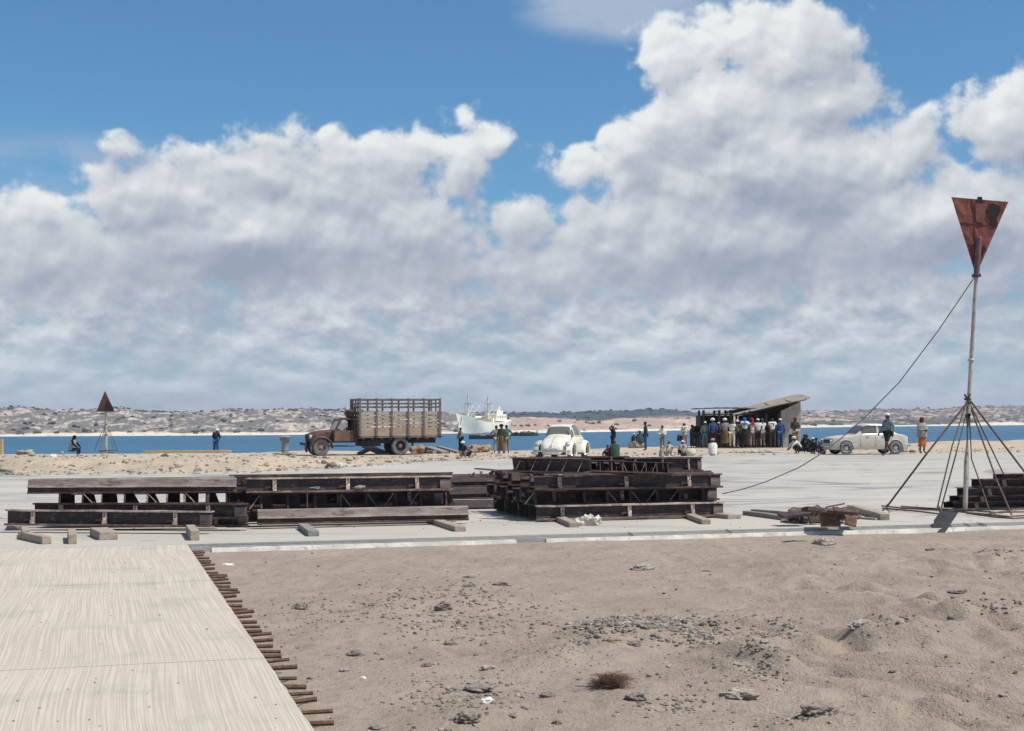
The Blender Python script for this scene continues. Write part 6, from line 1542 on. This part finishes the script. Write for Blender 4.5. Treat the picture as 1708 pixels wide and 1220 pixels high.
# between the beetle and the stall
man(1077, 752.5, 703, -85, 'stand', 'green', 'jeans', 'slim person in dark green top and blue jeans standing alone on the quay', 'hair', sleeve='long')
man(1105, 752, 709.5, -5, 'arms_front', 'white', 'khaki', 'person in open navy jacket over white shirt and khaki trousers', 'hair', cape=None, sleeve='long')
q_ = bpy.data.objects[-1] if False else None
man(1115, 761, 734.5, B_-35, 'squat', 'cream', 'khaki', 'squatting person in cream shirt with brown head, back turned, behind the large stack', 'skullcap', 'brown', sleeve='long')
man(1139, 761, 733.5, B_+10, 'sit', 'beige', 'dark', 'person seated in beige shirt and white cap, back turned, left of the pale bundle', 'skullcap', 'white', sleeve='long')
man(1105, 762, 743, B_-60, 'sit', 'beige', 'khaki', 'low seated person in beige beside the cream shirted one behind the large stack', 'scarf', 'beige', sleeve='long', cape='beige')
man(1056.5, 748.5, 723, 50, 'perch', 'dark', 'beige', 'person perched at the quay edge in dark top and beige trousers', 'skullcap', 'white', sleeve='long')
man(1068, 748, 718, 200, 'perch', 'green', 'green', 'person in dark green sitting with back turned at the quay edge', 'scarf', 'green', sleeve='long', cape='green')
man(1022.5, 751, 710.5, -60, 'hand_head', 'dark', 'dark', 'dark clothed person with hand raised to the head behind the green shirt', 'hair', sleeve='long')
man(1025.5, 763, 732.5, B_, 'sit', 'green', 'dark', 'person seated in green shirt with bare head behind the large stack', 'skullcap', 'brown', sleeve='long', cape='green')
man(1014, 763, 741, B_+40, 'sit', 'maroon', 'dark', 'low dark figure seated just left of the green shirt behind the large stack', 'hair', sleeve='long')
# by the bundles, centre left
man(768, 753, 713.5, -60, 'lean', 'khaki', 'dark', 'person in khaki top leaning forward beside the squatting white turban', 'hair', sleeve='long', mirror=True)
man(772, 766, 736.5, 0, 'squat', 'black', 'pinkgrey', 'squatting person in white turban and dark shirt in front of the driftwood', 'turban', 'white', sleeve='long')
man(782, 765.5, 744, 90, 'squat_reach', 'lilac', 'dark', 'bent squatting person in grey shirt beside the white turban', 'hair', sleeve='long')
man(828, 757, 709.5, B_+10, 'hands_hip', 'pattern', 'beige', 'left one of the standing trio, patterned shirt, hand on hip', 'hair')
man(836.5, 758, 708, -20, 'stand', 'olive', None, 'middle one of the standing trio in dark robe', 'turban', 'black', skirt='brown', hem=.15, sleeve='long')
man(845, 757.5, 708.5, B_+20, 'hands_hip', 'teal', 'khaki', 'right one of the standing trio in teal shirt and khaki trousers', 'hair')
# far left
person(360, 756.5, 1.68, B_-15, 'bowed', 'navy', 'jeans', 'lone person in navy jacket, white cap and blue jeans standing on the sand bank', 'turban', 'white', sleeve='long', dd=84, gz=-.27)
person(122, 757, 1.55, 80, 'perch', 'black', 'dark', 'dark huddled person sitting at the water edge left of the far beacon', 'scarf', 'black', sleeve='long', dd=75, gz=-.12, cape='grey')
# bundle and bag
q = P(1152, 761); mb = MB(q); mb.rock(q+Vector((0, 0, .16)), (.26, .2, .2), 3, .3, 4); tag(mb.build('bundle', CLOTH['cream'], None, smooth=True, loc=q), 'round pale cloth bundle on the ground right of the seated beige shirt', 'bundle')
q = P(1134, 748.5); q.z = .62; mb = MB(q); mb.box(q, (.30, .14, .34), (0, .1, .2)); mb.tube([q+Vector((-.1, 0, .17)), q+Vector((0, 0, .32)), q+Vector((.1, 0, .17))], .012, 5); tag(mb.build('hand_bag', CLOTH['dark'], None, bevel=.03, loc=q), 'dark bag carried at the side of the leftmost person at the stall', 'bag')
# stones the perched ones sit on
for px, py, lb in ((1056.5, 748.5, 'low rock at the quay edge under the person in beige trousers'), (1068, 748, 'low rock at the quay edge under the person in dark green')):
    q = P(px, py); q += Vector((0, .1, 0)); mb = MB(q); mb.rock(q+Vector((0, 0, .18)), (.35, .3, .25), 2, .3, px); tag(mb.build('rock', CONC, None, loc=q), lb, 'rock', 'rocks at the quay edge')
# ------------------------------------------------------------------ rocks, clods, shrub on the foreground sand
ROCKP = mat('rock_pale', (.42, .365, .29), (.30, .26, .21), 12, .95, bump=.01, c3=(.17, .15, .125), bscale=26)
ROCKG = mat('rock_grey', (.27, .225, .18), (.19, .16, .13), 12, .95, bump=.012, c3=(.34, .29, .23), bscale=30)
ROCKW = mat('rock_white', (.85, .80, .69), (.74, .69, .60), 12, .9, bump=.004)
gR = 'stones lying on the foreground sand'
def stone(px, py, w_, h_, label, m=ROCKG, sd=0, rough=.55, dp=.75, grp=gR, zc=None):
    q = P(px, py, ZS); q.z = sand_z(q.x, q.y)+(zc or 0); mb = MB(q); rw = w_/F*q.y/2*1708/1708; rh = h_/F*q.y/2
    mb.rock(q+Vector((0, 0, rh*.30)), (rw, rw*dp, rh*1.1), 4, min(rough, .5), sd+px*.01, rot=random.Random(px).uniform(-.4, .4), flat=.35)
    return tag(mb.build('stone', m, None, loc=q), label, 'stone', grp)
stone(1375, 912, 36, 17, 'pale knobbly stone near the slab edge between scrap pile and beacon', ROCKP, 1)
stone(1228, 1166, 58, 26, 'largest pale pitted stone in the lower right foreground', ROCKP, 2, .6)
stone(1436, 1086, 38, 17, 'pale topped stone with shadowed hollow on the small sand mound', ROCKP, 3, .45, zc=-.035)
stone(1072, 949, 36, 11, 'flat rubble stone in the middle of the sand below the large stack', ROCKP, 4, .8)
stone(1556, 930, 26, 9, 'dark flat stone on the sand below the beacon base', ROCKG, 5)
stone(783, 979, 22, 9, 'greyish stone above the clod patch, right of the white-flecked one', ROCKG, 6)
stone(785, 965, 20, 6, 'small pale stone above the dark one near the centre of the sand', ROCKP, 7)
stone(836, 977, 24, 9, 'ragged dark clod with pale end right of the centre of the sand', ROCKG, 8, .9)
stone(740, 1022, 26, 18, 'large dark clod left of centre on the sand', ROCKG, 9, .9)
stone(502, 1018, 26, 14, 'grey stone nearest the tie bars on the left of the sand', ROCKG, 10)
stone(592, 1086, 32, 14, 'rounded brownish stone below the grey one near the tie bars', ROCKG, 11, .5)
stone(573, 1122, 16, 7, 'little pale stone left of the tin below the brownish stone', ROCKP, 12)
stone(815, 1184, 20, 13, 'bright white angular stone in the lower centre', ROCKW, 13, .5)
stone(782, 1208, 40, 22, 'big dark clod at the bottom edge left of centre', ROCKG, 14, .9)
stone(1062, 1170, 34, 16, 'black-shadowed clod beside the dry shrub', ROCKG, 15, .9)
stone(914, 1168, 24, 12, 'dark clod left of the dry shrub', ROCKG, 16, .8)
stone(714, 1112, 20, 9, 'small dark clod left of the small sand mound', ROCKG, 17, .8)
stone(815, 1122, 26, 8, 'grey pair of flakes in the centre of the sand', ROCKP, 18, .9)
stone(752, 1070, 20, 12, 'dark clod under the clod patch', ROCKG, 19, .9)
stone(1058, 1084, 20, 9, 'dark clod just below the rubble patch', ROCKG, 20, .8)
stone(798, 1155, 50, 13, 'broken flat clods in a row above the white stone', ROCKG, 21, 1.0)
stone(760, 1155, 30, 8, 'left one of the flat clods above the white stone', ROCKG, 22, 1.0)
stone(628, 1213, 30, 8, 'flat dark sliver at the bottom edge by the road', ROCKG, 23, .5)
stone(380, 944, 22, 6, 'white splinter of stone on the sand near the slab corner', ROCKW, 24, .4, .3)
stone(1365, 1216, 64, 22, 'rubble lump on the bottom edge at lower right', ROCKG, 25, .35)
stone(1600, 1000, 30, 8, 'grey clod on the right of the sand', ROCKG, 26, .9)
stone(1478, 1124, 20, 6, 'small clod below the pale topped stone', ROCKG, 27, .9)
stone(606, 1133, 8, 6, 'tiny white pebble below the brownish stone', ROCKW, 28, .4)
stone(1500, 1075, 26, 10, 'clod on top of the right sand mound', ROCKG, 29, .9)
stone(928, 1208, 16, 10, 'small dark clod at the bottom, centre', ROCKG, 30, .8)
stone(1178, 957, 20, 3, 'thin rusty sliver lying on the sand right of centre', RUST, 31, .3, .15)
# stones on the far bank
for i, (px, py, w_, h_, d_, mm, lb) in enumerate([(90, 770, 10, 6, 49.5, ROCKW, 'white stone on the slope of the sand bank left'), (42, 753, 26, 9, 53, ROCKP, 'jagged pale slab on the crest of the sand bank at far left'), (8, 790, 30, 12, 45, ROCKG, 'dark boulder at the foot of the sand bank at the left edge'), (555, 779, 20, 12, 50, ROCKG, 'dark rock on the sand below the lorry front'),
        (566, 770, 8, 5, 52, ROCKW, 'small white stone behind the dark rock below the lorry'), (275, 762, 12, 5, 51, ROCKG, 'dark pebble high on the sand bank'), (470, 757.5, 30, 4, 56, ROCKG, 'flat dark slab on the sand by the bollard'), (1352, 752, 14, 8, 74, ROCKP, 'pale stone behind the squatting group'),
        (1507, 755, 10, 6, 71, ROCKG, 'stone on the sand right of the saloon rear'), (1522, 756, 12, 5, 70.5, ROCKG, 'brown lump on the sand between saloon and the woman in orange'), (40, 815, 0, 0, 0, None, None), (32, 845, 18, 8, 21.3, ROCKG, 'grey stone lying behind the lowest form of the left stack')]):
    if not mm: continue
    q = Q(px, py, d_); q.z = max(0, bank_z(q.x, q.y)) if d_ > 40 else 0.0; mb = MB(q); rw, rh = w_/F*d_/2, h_/F*d_/2
    mb.rock(q+Vector((0, 0, rh*.6)), (rw, rw*.7, rh*1.2), 3, .6, i*3.3); tag(mb.build('stone', mm, None, loc=q), lb, 'stone', 'stones on the far sand and yard')
# clods and gravel nobody could count
rr = random.Random(21); vs_, fs_, mi = [], [], []
PHI = (1+5**.5)/2
ico = [Vector(v).normalized() for v in ((-1, PHI, 0), (1, PHI, 0), (-1, -PHI, 0), (1, -PHI, 0), (0, -1, PHI), (0, 1, PHI), (0, -1, -PHI), (0, 1, -PHI), (PHI, 0, -1), (PHI, 0, 1), (-PHI, 0, -1), (-PHI, 0, 1))]
icf = ((0, 11, 5), (0, 5, 1), (0, 1, 7), (0, 7, 10), (0, 10, 11), (1, 5, 9), (5, 11, 4), (11, 10, 2), (10, 7, 6), (7, 1, 8), (3, 9, 4), (3, 4, 2), (3, 2, 6), (3, 6, 8), (3, 8, 9), (4, 9, 5), (2, 4, 11), (6, 2, 10), (8, 6, 7), (9, 8, 1))
def peb(x, y, z, r, mat_i):
    nb = len(vs_); fl = rr.uniform(.4, .85); a = rr.uniform(0, 6.28); ca, sa = math.cos(a), math.sin(a); e = rr.uniform(.6, 1.3)
    for v in ico:
        k = rr.uniform(.65, 1.25); qx, qy = v.x*r*k*e, v.y*r*k
        vs_.append((x+qx*ca-qy*sa, y+qx*sa+qy*ca, z+v.z*r*k*fl+r*fl*.35))
    fs_.extend(tuple(nb+i for i in f) for f in icf); mi.extend([mat_i]*20)
def scatter(px, py, sx, sy, n, r0, r1, pale=.15):
    for k in range(n):
        x_, y_ = rr.gauss(px, sx), rr.gauss(py, sy)
        if y_ < 900: continue
        q = P(x_, y_, ZS)
        a, b_ = UV(q)
        if a < .1 or b_ < .35: continue
        peb(q.x, q.y, sand_z(q.x, q.y), rr.uniform(r0, r1)*rr.uniform(.6, 1), 1 if rr.random() < pale else 0)
scatter(1090, 1062, 62, 11, 620, .010, .035, .2); scatter(1010, 1066, 30, 9, 200, .010, .035, .2); scatter(1180, 1075, 30, 9, 120, .010, .03)
scatter(745, 1012, 70, 22, 420, .007, .028, .15); scatter(640, 1015, 60, 18, 130, .008, .025); scatter(820, 1040, 60, 18, 150, .008, .028)
scatter(1270, 1120, 24, 16, 190, .008, .024, .25); scatter(1300, 1066, 30, 8, 130, .01, .026); scatter(1490, 1080, 34, 12, 120, .007, .018, .3); scatter(1660, 1055, 40, 10, 170, .008, .024)
scatter(770, 1165, 60, 20, 260, .006, .022); scatter(1370, 1210, 28, 7, 200, .008, .024, .3); scatter(930, 1100, 45, 14, 200, .005, .014, .3); scatter(1120, 1180, 40, 10, 120, .006, .02)
scatter(1680, 945, 40, 10, 110, .012, .03); scatter(500, 1030, 40, 14, 110, .006, .02)
for k in range(3600):
    y_ = 905+315*rr.random()**.8; x_ = rr.uniform(300, 1760); q = P(x_, y_, ZS); a, b_ = UV(q)
    if a < .15 or b_ < .3: continue
    nz = noise.noise(Vector((q.x*.9, q.y*.9, 4)))
    if nz < rr.uniform(-.5, .35): continue
    peb(q.x, q.y, sand_z(q.x, q.y), rr.uniform(.003, .011) if rr.random() < .9 else rr.uniform(.012, .024), 1 if rr.random() < .3 else 0)
me = bpy.data.meshes.new('clods'); me.from_pydata(vs_, [], fs_); me.materials.append(ROCKG); me.materials.append(ROCKP); me.polygons.foreach_set('material_index', mi)
o = bpy.data.objects.new('clods', me); C.objects.link(o); tag(o, 'grey clods and gravel strewn over the foreground sand', 'gravel', kind='stuff')
# the same on bank and yard, coarser
vs_, fs_, mi = [], [], []
for k in range(1900):
    px = rr.uniform(-80, 1780); dd = db((px-854)/F*55, 55); e = rr.uniform(-1.5, 12)*rr.random()**.6; y_ = dd+e; x_ = (px-854)/F*y_
    if px > 900 and rr.random() < .5: continue
    z = max(0, bank_z(x_, y_)); peb(x_, y_, z, rr.uniform(.02, .07) if rr.random() < .93 else rr.uniform(.08, .15), 1 if rr.random() < .7 else 0)
for k in range(260):
    q = P(rr.uniform(0, 1700), rr.uniform(792, 884), 0); a, b_ = UV(q)
    if b_ > -.1: continue
    peb(q.x, q.y, 0, rr.uniform(.006, .02), rr.randint(0, 1))
for k in range(70):
    q = P(rr.uniform(0, 480), rr.uniform(912, 1215), 0); a, b_ = UV(q)
    if a > -.1: continue
    peb(q.x, q.y, 0, rr.uniform(.003, .011), rr.randint(0, 1))
me = bpy.data.meshes.new('rubble'); me.from_pydata(vs_, [], fs_); me.materials.append(ROCKG); me.materials.append(ROCKP); me.polygons.foreach_set('material_index', mi)
o = bpy.data.objects.new('rubble', me); C.objects.link(o); tag(o, 'pale rubble and grit scattered over the sand bank and concrete', 'rubble', kind='stuff')
# dry shrub
q = P(1014, 1153, ZS); q.z = sand_z(q.x, q.y)
t = thing('dry_shrub', 'low tangle of dry reddish brown twigs in the foreground right of centre', 'shrub', q)
mb = MB(q)
for k in range(520):
    x = rr.gauss(0, .038); y = rr.gauss(0, .034); top = max(.015, .085*math.exp(-(x/.075)**2))*rr.uniform(.5, 1.1)
    a = q+Vector((x, y, 0)); dx = rr.uniform(-.05, .07); b_ = a+Vector((dx, rr.uniform(-.05, .05), top)); c_ = b_+Vector((dx*.8+rr.uniform(-.02, .05), rr.uniform(-.03, .03), rr.uniform(-.04, .015)))
    c_.z = max(c_.z, q.z)
    mb.tube([a, a.lerp(b_, .6)+Vector((0, 0, .01)), b_, c_], [.0014, .0012, .001, .0006], 3, cap=False)
mb.build('twigs', mat('dry_twig', (.13, .07, .045), (.08, .045, .03), 20, .9, c3=(.2, .12, .08)), t, merge=False)
mb = MB(q); mb.bar(q+Vector((-.20, 0, .012)), q+Vector((-.08, -.01, .01)), .012, .008); mb.build('stalk', WOODG, t)
# tin can
q = P(598, 1089, ZS); 
# weathered sliver of wood near the slab corner and on the road
plank((340, 945), (372, 944), .03, .02, WOODG, 'thin grey stick on the sand near the white splinter', name='stick', cat='stick', lift=ZS+.02)
mb = MB(); mb.box((0, 3560, 48), (9400, 7200, 104)); o = mb.build('haze', HAZE); tag(o, kind='stuff')
scene.render.engine = 'CYCLES'
cy = scene.cycles; cy.max_bounces = 5; cy.diffuse_bounces = 3; cy.glossy_bounces = 2; cy.transmission_bounces = 3; cy.volume_bounces = 0
w.cycles.sampling_method = 'MANUAL'; w.cycles.sample_map_resolution = 256
